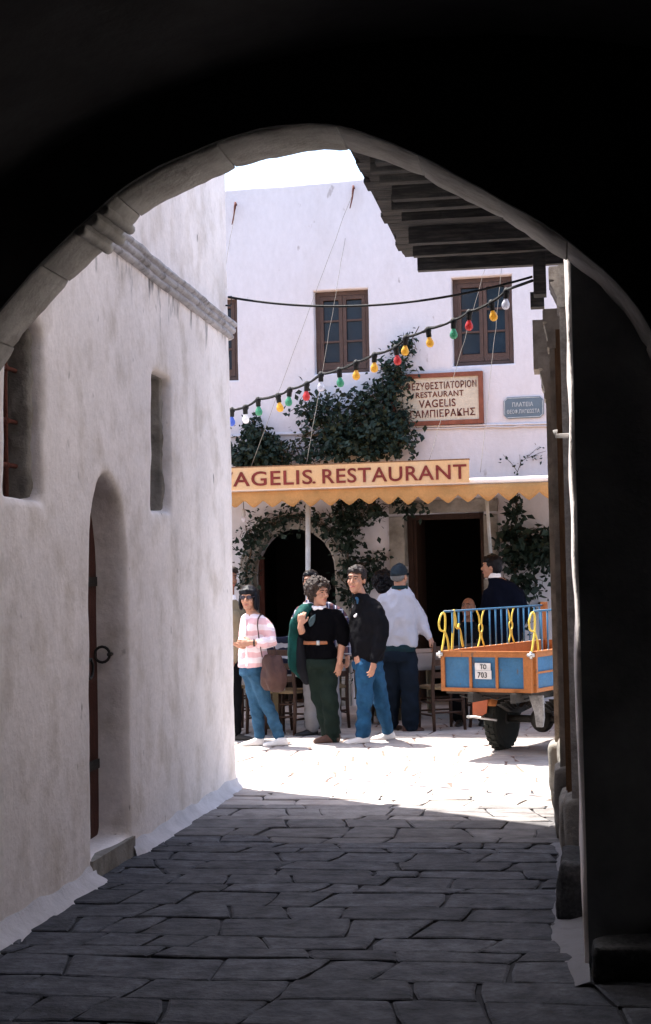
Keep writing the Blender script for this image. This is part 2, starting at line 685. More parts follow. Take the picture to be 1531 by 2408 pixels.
M_EYE = mat('eye', (.045, .028, .02), .3, .05, 14, spec=.5)
M_HAIRB = mat('black hair', (.005, .005, .007), .42, .3, 60, .25, 120, spec=.14, stretch=(3, 3, .4))
M_HAIRBR = mat('dark brown hair', (.016, .010, .008), .45, .4, 60, .4, 120, spec=.2, stretch=(3, 3, .6))
M_HAIRCUR = mat('curly brown hair', (.042, .028, .022), .6, .5, 45, .8, 90, spec=.3)
M_HAIRGR = mat('grey hair', (.16, .16, .16), .6, .3, 60, .6, 120, spec=.3)
M_PINK = banded('pink and white knit', [(.74, .64, .67), (2, .105, .5, (.66, .42, .44), .10, .35)])
M_PINKP = mat('pink knit panel', (.68, .42, .43), .9, .12, 20, .4, 90, spec=.1)
M_JEANS = mat('washed blue denim', (.022, .068, .125), .85, .3, 9, .45, 50, col2=(.038, .098, .165), c2scale=4, spec=.15)
M_JEANS2 = mat('bright blue denim', (.013, .062, .135), .85, .3, 9, .45, 50, col2=(.026, .088, .175), c2scale=4, spec=.15)
M_SHOEW = mat('white canvas shoe', (.72, .69, .66), .7, .06, 20, .2, 60, spec=.25)
M_SHOEB = mat('brown leather shoe', (.075, .032, .02), .5, .2, 20, .2, 60, spec=.4)
M_SHOED = mat('dark leather shoe', (.02, .017, .015), .5, .2, 20, .2, 60, spec=.4)
M_LEATHER = mat('brown bag leather', (.055, .026, .021), .6, .2, 10, .35, 30, spec=.25)
M_SWEAT = mat('black knit', (.003, .003, .004), .95, .2, 20, .4, 90, spec=.02)
M_WHITEC = mat('white collar cotton', (.80, .78, .80), .85, .05, 20, spec=.15)
M_BELT = mat('tan leather belt', (.30, .11, .045), .5, .2, 20, spec=.4)
M_TEAL = mat('green jacket cloth', (.006, .058, .052), .8, .4, 7, .3, 40, spec=.15)
M_LINING = mat('black jacket lining', (.007, .008, .012), .7, .2, 7, spec=.15)
M_GREEN = mat('dark green corduroy', (.010, .018, .0145), .9, .2, 8, .35, 60, spec=.1)
M_BJACK = mat('black blouson', (.0045, .0045, .006), .7, .3, 7, .35, 40, spec=.06)
M_GJACK = mat('pale grey blouson', (.42, .42, .48), .8, .07, 6, .3, 40, spec=.2)
M_NAVYT = mat('navy trousers', (.006, .011, .020), .85, .2, 8, .3, 50, spec=.12)
M_SUIT = mat('navy suit', (.0035, .005, .012), .85, .2, 8, .3, 50, spec=.04)
M_KHAKI = mat('khaki jacket', (.20, .16, .105), .85, .15, 8, .35, 40, spec=.12)
M_TEALRIB = mat('teal rib knit', (.012, .03, .038), .9, .2, 20, .4, 120, spec=.1)
M_GREYT = mat('pale trousers', (.22, .215, .225), .85, .1, 8, .3, 50, spec=.12)
M_DARKC = mat('dark shirt', (.006, .006, .007), .85, .2, 8, .3, 50, spec=.03)
M_PLAID = banded('plaid shirt', [(.030, .032, .07), (0, .07, .45, (.10, .045, .05), 0, 0), (2, .075, .16, (.34, .34, .38), 0, 0), (0, .07, .14, (.36, .34, .38), 0, .3)])
M_CAP = mat('dark blue cap', (.018, .027, .036), .85, .35, 14, .3, 50, spec=.12)
M_LENS = mat('dark lens', (.02, .012, .022), .15, .1, 14, spec=.5)


def bulbmat(name, c):
    m = mat(name, c, .18, .05, 10, spec=.5, trans=.45)
    return m


BULB = dict(yellow=bulbmat('yellow bulb glass', (.85, .56, .09)), red=bulbmat('red bulb glass', (.68, .085, .085)),
            green=bulbmat('green bulb glass', (.11, .42, .26)), blue=bulbmat('blue bulb glass', (.13, .23, .66)),
            white=bulbmat('white bulb glass', (.86, .85, .86)), clear=bulbmat('clear bulb glass', (.72, .72, .78)))


# ================================================================== ground and paving
g = MB()
g.add([(-60, -60, -.10), (60, -60, -.10), (60, 60, -.10), (-60, 60, -.10)], [(0, 1, 2, 3)])
tag(g.build('ground', M_EARTH), kind='structure')


def slab_shape(ring, top, seed):
    """one hewn slab from its outline: skirt, worn rim, slightly domed top"""
    n = len(ring)
    c = V((sum(p[0] for p in ring) / n, sum(p[1] for p in ring) / n, 0))
    tx, ty = random.uniform(-.010, .010), random.uniform(-.010, .010)

    def z(p):
        return top + (p[0] - c.x) * tx + (p[1] - c.y) * ty
    r0 = [V((p[0], p[1], -.05)) for p in ring]
    r1 = [V((p[0], p[1], z(p) - .005)) for p in ring]
    r2 = []
    for p in ring:
        q = V((p[0], p[1], 0))
        d = (c - q)
        k = min(.013 / max(d.length, .01), .3)
        q = q + d * k
        r2.append(V((q.x, q.y, z(q))))
    m = MB()
    m.rings([r0, r1, r2], cap=False)
    k = len(m.v)
    m.v.append(V((c.x, c.y, top + random.uniform(-.002, .003))))
    o = 2 * n
    for j in range(n):
        m.f.append((k, o + j, o + (j + 1) % n))
    return m, c


def courses(y0, y1, x0, x1, dmin, dmax, lmin, lmax, seed, gm=1.0):
    rnd = random.Random(seed)
    ys = [y0]
    while ys[-1] < y1:
        ys.append(ys[-1] + rnd.uniform(dmin, dmax))

    def yb(i, x):
        return ys[i] + .05 * noise.noise(V((x * 1.1, i * 5.1, seed))) + .018 * noise.noise(V((x * 5, i * 3.3, seed)))
    out = []
    for i in range(len(ys) - 1):
        x = x0 - rnd.uniform(0, lmax)
        skl = 0.0
        while x < x1:
            ln = rnd.uniform(lmin, lmax) * rnd.choice((.6, 1, 1, 1.15))
            g = rnd.uniform(.0015, .006) if gm == 1 else rnd.uniform(.004, .0065)
            sk = rnd.uniform(-.045, .045)
            xa, xb = x + g, x + ln - g
            ring = []
            for t in (0, .33, .66, 1):
                xx = (xa - skl) + (xb - sk - xa + skl) * t
                ring.append([xx, yb(i, xx) + g])
            ring.append([xb + .02 * noise.noise(V((i, x, 3))), (yb(i, xb) + yb(i + 1, xb)) / 2])
            for t in (1, .66, .33, 0):
                xx = (xa + skl) + (xb + sk - xa - skl) * t
                ring.append([xx, yb(i + 1, xx) - g])
            ring.append([xa + .02 * noise.noise(V((i, x - ln, 3))), (yb(i, xa) + yb(i + 1, xa)) / 2])
            skl = sk
            for r in ring:
                r[0] += rnd.uniform(-.008, .008)
                r[1] += rnd.uniform(-.007, .007)
            for k in (0, 3, 5, 8):                       # worn corners
                cx_ = (ring[0][0] + ring[3][0]) / 2
                cy_ = (ring[0][1] + ring[5][1]) / 2
                ring[k][0] += (cx_ - ring[k][0]) * .03
                ring[k][1] += (cy_ - ring[k][1]) * .03
            out.append(ring)
            x += ln
    return out


def proj(p):
    q = ROT.transposed() @ (V(p) - O)
    return PCX + FPX * q.x / -q.z, PCY - FPX * q.y / -q.z, -q.z


bed = MB()
bed.box((-1.0, 4.9, -.0445), (3.3, 13.4, .07))
alley = tag(bed.build('alley_paving', M_JOINT), kind='structure')
rnd = random.Random(3)
for ring in courses(4.6, 11.6, -2.75, .35, .14, .36, .24, .66, 5):
    m, c = slab_shape(ring, rnd.uniform(-.001, .009), 1)
    t = (c.y - 8.5) / 2.0 + rnd.uniform(-.08, .08)  # slab tone steps from painted shade to sun near the shadow edge
    m.build('paving_stone', M_SLAB_SHADE if t < .42 else M_SLAB_SHADE2 if t < .82 else M_SLAB_SHADE3 if t < 1.2 else M_SLAB_SUN, alley)
bed = MB()
bed.box((-1.2, 15.95, -.0400), (16, 8.7, .07))
square = tag(bed.build('square_paving', M_JOINT2), kind='structure')
rest = MB()
cand = []
for ring in courses(11.62, 19.5, -6.5, 4.0, .28, .48, .34, .8, 9, 1.5):
    m, c = slab_shape(ring, rnd.uniform(.0, .006), 1)
    px, py, d = proj((c.x, c.y, 0))
    vis = 500 < px < 1340 and py < 2407
    cand.append((0 if vis else 1, d, m))
cand.sort(key=lambda q: (q[0], q[1]))
for i, (vis, d, m) in enumerate(cand):
    if i < 230 and vis == 0:
        m.build('paving_stone', M_SLAB_SUN, square)
    else:
        rest.add(m.v, m.f)
tag(rest.build('distant_paving', M_SLAB_SUN, square), kind='stuff')

# whitewashed margin of the alley floor along the right-hand wall
mg = MB()
vs, fs = [], []
n = 60
for i in range(n + 1):
    y = 6.1 + (9.9 - 6.1) * i / n
    wd = max(.02, min(1, (y - 6.15) / .7)) * (.10 + .07 * noise.noise(V((y * 2.2, 0, 1))) + .02 * noise.noise(V((y * 7, 0, 4))))
    vs += [(.06, y, .03), (-.02 * min(1, wd * 6), y, .010 + .004 * noise.noise(V((y * 6, 1, 1)))), (-wd * .75, y, .007), (-wd, y, -.012)]
for i in range(n):
    for j in range(3):
        a = i * 4 + j
        fs.append((a, a + 4, a + 5, a + 1))
mg.add(vs, fs)
tag(mg.build('whitewashed_gutter', M_GUTTER, smooth=True), kind='structure')

# ================================================================== left house
XL = -2.557
lh = thing('left_house', 'whitewashed house with arched doorway and stone string course along the left of the alley', 'house', (XL, 8.5, 0))
door_h = []
for i in range(13):
    a = pi * i / 12
    door_h.append((8.42 + .36 * cos(a) + .005, 1.70 + .53 * sin(a)))
door_h = [(8.78, .13)] + door_h + [(8.06, .12)]
slit_h = [(9.365, 2.06), (9.865, 2.075), (9.91, 2.96), (9.56, 2.965), (9.45, 2.93)]
grille_h = [(6.80, 2.03), (7.33, 2.03), (7.36, 2.86), (7.28, 2.93), (6.86, 2.95)]
TH = .5
out = rough_poly([(5.2, -.1), (11.74, -.1), (11.755, 2.5), (11.72, 5.2), (11.70, 8.3), (5.2, 8.3)], .3, .012, 1)
me = wall_sheet(out, [rough_poly(h, .09, .010, k) for k, h in enumerate((door_h, slit_h, grille_h))], TH, .03)
ML = Matrix(((0, 0, 1, XL - TH / 2), (1, 0, 0, 0), (0, 1, 0, 0), (0, 0, 0, 1)))
me.transform(ML)
wm = MB()
wm.add([v.co for v in me.vertices], [tuple(p.vertices) for p in me.polygons])


def wob(p):
    return .009 * noise.noise(V((p.x, p.y * .9, p.z * .7))) + .005 * noise.noise(p * 3.5) + .0022 * noise.noise(p * 11)


me2 = remesh(wm, .027, 2, wob)
bpy.data.meshes.remove(me)
me2.transform(Matrix.Translation(-V((XL, 8.5, 0))))
link('wall', me2, M_LEFT, lh, True)
b = MB()
b.box((XL - TH - 2.6, 11.45, 4.05), (5.25, .5, 8.3))
b.build('wall', M_FACADE, lh, label='plain white end wall facing the square')
b = MB()
b.box((XL - 2.9, 8.4, 8.36), (5.9, 6.7, .12))
b.build('roof', M_FACADE, lh)
# door leaf of boards in the arched opening
dl = MB()
xd = XL - .19
b = MB()
b.box((XL - .30, 8.42, 1.2), (.16, .9, 2.4))
dr = b.build('door', M_DOORRED, lh)
for k in range(4):
    b = MB()
    b.box((xd - .015, 8.14 + k * .185, 1.15), (.03, .178, 2.2))
    b.build('board', M_DOORRED, dr)
for k, z in enumerate((.55, 1.62)):
    b = MB()
    b.box((xd + .005, 8.42, z), (.014, .7, .055))
    b.build('strap_hinge', M_IRON, dr)


def ring_pull(c, n, r, parent, name, off_side=False):
    n = V(n).normalized()
    t1 = n.orthogonal().normalized()
    t1 = V((0, 0, 1)) - n * n.z
    t1.normalize()
    t2 = n.cross(t1)
    m = MB()
    off = t2 if off_side else -t1
    cc = V(c) + n * .03 + off * r * .95
    m.tube([cc + t1 * (r * cos(2 * pi * k / 16)) + t2 * (r * sin(2 * pi * k / 16)) for k in range(16)], .0085, 6, closed=True)
    m.tube([V(c) - n * .02, V(c) + n * .045], .012, 6)
    return m.build(name, M_IRON, parent, True)


ring_pull((xd + .01, 8.52, 1.17), (1, 0, 0), .055, dr, 'ring_handle')
ring_pull((XL - .10, 8.765, 1.19), (0, -1, 0), .046, lh, 'ring_handle', True)
b = MB()
b.box((XL - .10, 8.42, .045), (.23, .82, .14))
b.build('sill', M_STONE, lh)
# blind back of the slit and the barred window
b = MB()
b.box((XL - .56, 9.64, 2.5), (.1, .75, 1.1))
b.build('niche_back', M_DARKROOM, lh)
b = MB()
b.box((XL - .56, 7.08, 2.5), (.1, .8, 1.2))
b.build('niche_back', M_DARKROOM, lh)
gr = MB()
GY = (onx(41, 1000, XL - .14).y, onx(41, 1000, XL - .14).y - .17)
for y in GY:
    gr.tube([(XL - .14, y, 2.0), (XL - .14, y, 2.98)], .014, 8)
grille = gr.build('window_grille', M_RUST, lh, True)
for z in (2.2, 2.42, 2.68):
    b = MB()
    b.tube([(XL - .14, 6.78, z), (XL - .135, 7.38, z + .004)], .012, 8)
    for y in GY:
        b.lathe((XL - .14, y, z - .02), [(.01, 0), (.021, .01), (.021, .03), (.01, .04)], 8)
    b.build('bar', M_RUST, grille, True)
for (y, z0, z1, dp, sx) in ((9.875, 2.05, 2.98, .40, .06), (7.36, 2.0, 2.96, .40, .10)):
    m = MB()
    m.box((XL - .06 - dp / 2, y, (z0 + z1) / 2), (dp, sx, z1 - z0))
    m.box((XL - .06 - dp / 2, y - .24, z1 + .0), (dp, .50, .05))
    m.box((XL - .06 - dp / 2, y - .24, z0 - .0), (dp, .50, .03))
    m2 = remesh(m, .018, 1, lambda p: .012 * noise.noise(p * 9) + .007 * noise.noise(p * 24))
    m2.transform(Matrix.Translation(-BASE[lh.name]))
    link('reveal_lining', m2, M_STONE, lh, True)
# string course
sc = MB()
prof = [(-.02, -.02), (.012, -.012), (.03, .0), (.038, .018), (.03, .036), (.024, .044), (.046, .054), (.058, .074), (.052, .094), (.042, .104),
        (.062, .116), (.074, .134), (.066, .152), (.02, .172), (-.02, .19)]
rs = []
ny = 110
for i in range(ny + 1):
    y = 6.36 + (11.79 - 6.36) * i / ny
    zz = 3.56 - .012 * (y - 8.4) + .012 * noise.noise(V((y * 1.4, 2, 0)))
    ring = []
    for j, (px_, pz_) in enumerate((a * .8, b * .78) for a, b in prof):
        k = .006 * noise.noise(V((y * 4, j * .7, 5))) + .004 * noise.noise(V((y * 13, j * 1.3, 8)))
        top = .035 * max(0, noise.noise(V((y * 3.1, 7, 7)))) if j >= len(prof) - 2 else 0
        ring.append(V((XL + px_ + (k if px_ > 0 else 0), y, zz + pz_ + k * .6 + top)))
    rs.append(ring)
sc.rings(rs)
sc.build('string_course', M_CORNICE, lh, True)
# whitewash splashed onto the foot of the wall
for y0, y1, seed in ((6.38, 8.06, 1), (8.80, 11.85, 2)):
    m = MB()
    vs, fs = [], []
    n = int((y1 - y0) / .06)
    for i in range(n + 1):
        y = y0 + (y1 - y0) * i / n
        e = min(1, min(i, n - i) / 3 + .45)
        wd = (.062 + .05 * noise.noise(V((y * 2.1, seed, 1))) + .016 * noise.noise(V((y * 8, seed, 4)))) * e
        if seed == 1:
            wd += .06 * max(0, (y - 7.6) / .46)
        hz = 1 + .5 * noise.noise(V((y * 3.3, seed, 9)))
        vs += [(XL - .03, y, .12 * hz), (XL + .010, y, .07 * hz), (XL + .022, y, .04), (XL + .02 + wd * .6, y, .018 + .006 * noise.noise(V((y * 9, 3, 3)))), (XL + .02 + wd, y, -.015)]
    for i in range(n):
        for j in range(4):
            a = i * 5 + j
            fs.append((a, a + 1, a + 6, a + 5))
    m.add(vs, fs)
    m.build('whitewashed_foot', M_WHITE, lh, True)
ca = onx(537, 698, XL + .03)
cb = MB()
c1 = onx(528, 752, XL + .03)
c2 = onx(533, 700, XL + .03)
cb.tube([(XL + .02, 11.55, 3.74), (XL + .03, 11.68, 3.76), (XL + .03, 11.71, 3.84), ca], .007, 6)
cb.build('cable_end', M_BLACK, lh, True)

# ================================================================== vaulted passage with the arch
AY0, AY1 = 6.0, 6.375
vp = thing('vaulted_passage', 'dark vaulted passage ending in a round grey stone arch over the alley', 'archway', (-1.0, 6.2, 0))
intr = [(-2.60, 0), (-2.60, 1.2), (-2.585, 1.9), (-2.53, 2.3), (-2.42, 2.56), (-2.27, 2.73), (-2.11, 2.90), (-1.99, 3.01), (-1.87, 3.10),
        (-1.74, 3.22), (-1.55, 3.31), (-1.38, 3.365), (-1.2, 3.415), (-.96, 3.44), (-.79, 3.405), (-.6, 3.32), (-.45, 3.23), (-.28, 3.125), (-.12, 3.03),
        (.04, 2.905), (.15, 2.815), (.235, 2.735), (.29, 2.66), (.356, 2.53), (.44, 2.36), (.51, 2.1), (.55, 1.8), (.56, 1.2), (.56, 0)]


def resample(pl, step):
    out = [V(pl[0])]
    for a, b in zip(pl, pl[1:]):
        a, b = V(a), V(b)
        k = max(1, round((b - a).length / step))
        for j in range(1, k + 1):
            out.append(a.lerp(b, j / k))
    return out


fine = resample(intr, .035)
for _ in range(14):
    fine = [fine[0]] + [(fine[i - 1] + fine[i] * 2 + fine[i + 1]) / 4 for i in range(1, len(fine) - 1)] + [fine[-1]]
nrm = []
for i in range(len(fine)):
    d = fine[min(i + 1, len(fine) - 1)] - fine[max(i - 1, 0)]
    d.normalize()
    nrm.append(V((-d.y, d.x)))
ext = [p + q * .27 for p, q in zip(fine, nrm)]
ext[0].y = 0
ext[-1].y = 0
outer = [(-5.2, 0), (-5.2, 6.3), (3.4, 6.3), (3.4, 0)] + [(p.x, p.y) for p in reversed(ext)][::3] + [(ext[0].x, 0)]
me = wall_sheet(outer, [], AY1 - AY0 - .02, .004)
MV = Matrix(((1, 0, 0, 0), (0, 0, -1, (AY0 + AY1) / 2), (0, 1, 0, 0), (0, 0, 0, 1)))
me.transform(Matrix.Translation(-V((-1.0, 6.2, 0))) @ MV)
link('wall', me, M_PASSDARK, vp)
ext2 = [p + q * .004 for p, q in zip(fine, nrm)]
ext2[0].y = 0
ext2[-1].y = 0
skin = [(-2.62, 0), (-2.62, 3.74), (1.6, 3.74), (1.6, 0)] + [(p.x + .010 * noise.noise(V((p.x * 6, p.y * 6, 2))), p.y + .010 * noise.noise(V((p.x * 6, p.y * 6, 7)))) for p in reversed(ext2)][::2] + [(ext2[0].x, 0)]
me = wall_sheet(skin, [], .024, .003)  # thin dark sheet over the arch fronts, their shade put into colour
me.transform(Matrix.Translation(-V((-1.0, 6.2, 0))) @ Matrix(((1, 0, 0, 0), (0, 0, -1, AY0 - .018), (0, 1, 0, 0), (0, 0, 0, 1))))
link('shade_skin', me, M_PASSDARK, vp)
# arch stones, each of its own length
i = next(k for k in range(len(fine)) if fine[k].y > .02)
cuts = [0]
arclen = [0]
for a, b_ in zip(fine, fine[1:]):
    arclen.append(arclen[-1] + (b_ - a).length)
rnd = random.Random(11)
p = .0
while p < arclen[-1] - .3:
    p += rnd.uniform(.30, .56)
    cuts.append(min(range(len(fine)), key=lambda k: abs(arclen[k] - p)))
if len(fine) - 1 - cuts[-1] < 5:
    cuts[-1] = len(fine) - 1
else:
    cuts.append(len(fine) - 1)
for k, (a, b_) in enumerate(zip(cuts, cuts[1:])):
    m = MB()
    off = rnd.uniform(-.006, .006)
    oy0, oy1 = rnd.uniform(.002, .012), rnd.uniform(-.012, .012)
    rs = []
    for j in range(a, b_ + 1):
        e = .002 if j == a else (-.002 if j == b_ else 0)
        d = V((nrm[j].y, -nrm[j].x))
        pt = fine[j] + d * e
        rough = .010 * noise.noise(V((pt.x * 5, pt.y * 5, 1))) + .006 * noise.noise(V((pt.x * 16, pt.y * 16, 3)))
        edge = .004 if j in (a, b_) else 0
        q0 = pt + nrm[j] * (off + rough + edge)
        q1 = pt + nrm[j] * .262
        ya = AY0 + oy0 + .008 * noise.noise(V((pt.x * 8, pt.y * 8, 9)))
        yb = AY1 + oy1 + .016 * noise.noise(V((pt.x * 8, pt.y * 8, 5)))
        if j in (a, b_):
            ya += .003
            yb -= .003
        qc = q0 + nrm[j] * .014
        rs.append([V((qc.x, ya, qc.y)), V((q0.x, ya + .014, q0.y)), V((q0.x - rough * nrm[j].x * .6, (ya + yb) / 2, q0.y - rough * nrm[j].y * .6)), V((q0.x, yb - .018, q0.y)), V((qc.x, yb, qc.y)),
                   V((q1.x, yb - .01, q1.y)), V((q1.x, ya + .01, q1.y))])
    m.rings(rs)
    o = m.build('arch_stone', M_ARCH, vp)
    smooth_by_angle(o.data, 50)
# moulded collar where the string course meets the arch
for q, r in (((-1.935, 3.075), .024), ((-1.885, 3.115), .027), ((-1.835, 3.155), .023)):
    m = MB()
    pts = [(q[0] + .008 * noise.noise(V((y * 9, r * 99, 0))) + .012, y, q[1] - .010 + .008 * noise.noise(V((y * 9, r * 77, 3)))) for y in [AY0 - .01 + .05 * k for k in range(9)]]
    m.tube(pts, [r * (1 + .18 * noise.noise(V((k, r * 50, 0)))) for k in range(9)], 10)
    m.build('collar_moulding', M_ARCH, vp, True)
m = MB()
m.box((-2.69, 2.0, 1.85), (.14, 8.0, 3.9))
m.build('side_wall', M_PASSDARK, vp)
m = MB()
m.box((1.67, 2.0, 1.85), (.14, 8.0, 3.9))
m.build('side_wall', M_PASSDARK, vp)
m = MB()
m.box((-.51, -2.07, 1.85), (4.5, .14, 3.9))  # unseen, added so that light enters the passage only through the arch
m.build('light_stop_wall', M_PASSDARK, vp)
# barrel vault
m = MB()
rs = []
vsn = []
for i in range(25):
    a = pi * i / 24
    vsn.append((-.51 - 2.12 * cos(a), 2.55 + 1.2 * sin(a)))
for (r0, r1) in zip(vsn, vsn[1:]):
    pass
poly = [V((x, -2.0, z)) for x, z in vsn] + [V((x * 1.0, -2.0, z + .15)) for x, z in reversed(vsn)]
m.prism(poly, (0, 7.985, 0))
m.build('vault', M_PASSDARK, vp, False)
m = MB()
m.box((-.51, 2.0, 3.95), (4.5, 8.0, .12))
m.build('roof', M_PASSDARK, vp)

# ================================================================== right house
rh = thing('right_house', 'house on the right of the alley with white pier, stone pilasters and a timber balcony', 'house', (1.2, 9, 0))
pier = rough_poly([(.04, 0), (.046, 3.9), (1.9, 3.9), (1.9, 0)], .10, .016, 5)
me = wall_sheet(pier, [], 1.6, .018)
me.transform(Matrix.Translation(-V((1.2, 9, 0))) @ Matrix(((1, 0, 0, 0), (0, 0, -1, 6.386 + .8 + .002), (0, 1, 0, 0), (0, 0, 0, 1))))
link('wall', me, M_LEFT, rh, label='white plastered pier beside the arch')
m = MB()
m.box((1.62, 9.75, 2.05), (3.0, 3.4, 4.3))
m.build('wall', M_FACADE, rh)
m = MB()
m.box((1.57, 9.0, 5.6), (3.0, 4.9, 2.75))
m.build('wall', M_FACADE, rh, label='plain white upper storey')


def pilaster(y0, y1, xs, xc, zt, zb, mt, sub=True):
    m = MB()
    m.box(((xs + .25) / 2, (y0 + y1) / 2, (zb + .25) / 2 + .1), (.25 - xs, y1 - y0 - .06, zb - .25 + .2))
    sh = m.build('pilaster', mt, rh)
    h = zt - zb
    pr = [(.2, zt), (xc + .006, zt), (xc, zt - .012), (xc, zt - .36 * h), (xc + .028, zt - .38 * h), (xc + .028, zt - .42 * h), (xc + .006, zt - .45 * h)]
    for t in (0, .2, .4, .6, .8, 1):
        pr.append((xc + .010 + (xs - xc - .014) * (t ** 1.4), zt - (.5 + .42 * (1 - cos(t * pi / 2)) + .04 * t) * h))
    pr += [(xs - .012, zb + .02), (xs - .012, zb - .02), (xs, zb - .03), (.2, zb - .03)]
    m = MB()
    m.prism([V((x + .003 * noise.noise(V((z * 30, y0, 0))), y0, z)) for x, z in pr], (0, y1 - y0, 0))
    o = m.build('capital', mt, sh)
    m = MB()
    m.box(((xs + .2) / 2 - .02, (y0 + y1) / 2, .22), (.24 - xs, y1 - y0 + .04, .44))
    pm_ = remesh(m, .03, 2, lambda p: .014 * noise.noise(p * 5) + .008 * noise.noise(p * 14))
    pm_.transform(Matrix.Translation(-BASE[rh.name]))
    link('plinth', pm_, M_STONE, sh, True)
    return sh


pilaster(8.13, 8.45, .012, ony(1291, 680, 8.3).x, ony(1300, 640, 8.3).z, ony(1300, 722, 8.3).z, M_PIL)
pilaster(9.45, 9.75, ony(1302, 1200, 9.6).x, ony(1277, 765, 9.6).x, ony(1290, 735, 9.6).z, ony(1290, 815, 9.6).z, M_STONE_D)
pilaster(10.72, 11.02, ony(1291, 1200, 10.9).x, ony(1267, 870, 10.9).x, ony(1280, 836, 10.9).z, ony(1280, 935, 10.9).z, M_STONE_D)
m = MB()
xt = ony(1254, 800, 11.3).x
m.box(((xt + .2) / 2, 11.28, 3.27), (.2 - xt, .3, .36))
m.build('beam_end', M_STONE_D, rh)
xt = ony(1274, 920, 11.35).x
m = MB()
m.prism([V((x, 11.2, z)) for x, z in ((.2, 3.06), (xt, 3.06), (xt, 2.97), (xt + .02, 2.93), (xt + .06, 2.86), (xt + .075, 2.8), (.2, 2.8))], (0, .22, 0))
m.build('console', M_STONE_D, rh)
m = MB()
xt = ony(1254, 640, 11.0).x
m.box((xt + .045, 11.0, 3.78), (.09, .16, .36))
m.build('corner_post', M_WOOD, rh)
m = MB()
m.box((xt + .02, 11.3, 3.62), (.1, .12, .11))
m.build('beam_end', M_WOOD, rh)
# brown door frames between the pilasters
for (ya, yb_, xf_) in ((8.50, 8.62, -.012), (9.22, 9.42, -.02), (9.80, 9.98, -.03), (10.5, 10.68, -.045)):
    m = MB()
    m.box((.12 + xf_ / 2, (ya + yb_) / 2, 1.6), (.24 - xf_, yb_ - ya, 2.72))
    m.build('door_frame', M_WOODB, rh)
for ya, yb_ in ((8.62, 9.22), (9.98, 10.5)):
    m = MB()
    m.box((.105, (ya + yb_) / 2, 1.55), (.05, yb_ - ya, 2.6))
    d = m.build('shop_door', M_WOODB, rh)
    m = MB()
    m.box((.07, (ya + yb_) / 2, 1.2), (.03, .34, .8))
    m.build('panel', M_WOODB, d)
m = MB()
m.tube([(.05, 7.7, 2.30), (-.02, 7.7, 2.30), (-.025, 7.7, 2.33)], .012, 6)
m.build('hook', M_WHITEP, rh, True)
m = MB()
m.box((.98, 6.392, 1.95), (1.84, .02, 3.9))  # thin dark sheet on the white pier, its shade put into colour
m.build('shade_facing', M_PIERSHADE, rh, label='dark sheet standing for shade on the pier front inside the arch')
# rough stone foot stones
for k, (x, y, sx, sy, sz) in enumerate(((.06, 10.35, .30, .5, .52), (.07, 11.15, .34, .45, .5), (.03, 9.1, .22, .6, .34))):
    m = MB()
    m.box((x + .03, y, sz / 2), (sx, sy, sz))
    me = remesh(m, .035, 2, lambda p: .022 * noise.noise(p * 4) + .012 * noise.noise(p * 11))
    me.transform(Matrix.Translation(-BASE[rh.name]))
    link('foot_stone', me, M_STONE, rh, True)
# timber balcony
ZB = 3.9
bal = MB()
bal.box((-.02, 9.85, 4.06), (2.24, 3.2, .03))
balc = bal.build('balcony', M_WOOD, rh)
XE = (onz(985, 632, ZB).x + onz(872, 380, ZB).x) / 2
print('XE', onz(985, 632, ZB).x, onz(872, 380, ZB).x)
for k in range(14):
    y0 = 8.25 + k * .225
    m = MB()
    m.box((-.02 + .01 * random.uniform(-1, 1), y0 + .11, 4.025), (2.2 + random.uniform(-.05, .05), .215, .026))
    m.build('board', M_WOOD, balc)
for py_, hh in ((632, .115), (597, .11), (568, .12), (513, .13), (486, .10), (461, .11), (420, .13), (392, .11), (372, .10)):
    p_ = onz(1050, py_, ZB)
    m = MB()
    e = random.uniform(-.03, .03)
    m.box(((XE + e + .6) / 2, p_.y + .04, ZB + hh / 2), (.6 - XE - e, .075, hh), Matrix.Rotation(random.uniform(-.006, .006), 3, 'Z'))
    m.build('joist', M_WOOD, balc)
# stones and lumps by the pier
sb = MB()
sb.box((.02, 7.5, .13), (.15, .45, .28), Matrix.Rotation(.06, 3, 'Y'))
me = remesh(sb, .02, 3, lambda p: .025 * noise.noise(p * 5) + .010 * noise.noise(p * 15))
me.transform(Matrix.Translation(-V((0, 7.5, 0))))
o = link('stone_block', me, M_DKSTONE, None, True, V((0, 7.5, 0)))
tag(o, 'squared grey kerb stone standing against the white pier in the gutter', 'stone')
sb = MB()
sb.box((.24, 6.27, .07), (.34, .16, .16), Matrix.Rotation(.08, 3, 'Z'))
sb.box((.50, 6.29, .12), (.16, .12, .26), Matrix.Rotation(-.1, 3, 'Z'))
me = remesh(sb, .02, 2, lambda p: .022 * noise.noise(p * 7) + .01 * noise.noise(p * 17))
me.transform(Matrix.Translation(-V((.45, 6.25, 0))))
o = link('foundation_stone', me, M_DKSTONE, None, True, V((.45, 6.25, 0)))
tag(o, 'rough dark foundation stone at the foot of the arch on the right', 'stone')

# ================================================================== restaurant building across the square
FROT = RD(-3.9)
FU = V((cos(FROT), sin(FROT), 0))           # along the front, to the right
FN = V((sin(FROT), -cos(FROT), 0))          # out of the front, towards the alley
F0 = atd(1000, 1350, 19.0)
F0.z = 0


def FA(u, v, z):
    return F0 + FU * u + FN * v + V((0, 0, z))


def FP(px, py, v=0.0):
    """where a sight line meets the plane v metres before the front: (u, z)"""
    p = onplane(px, py, F0 + FN * v, FN)
    return (p - F0).dot(FU), p.z


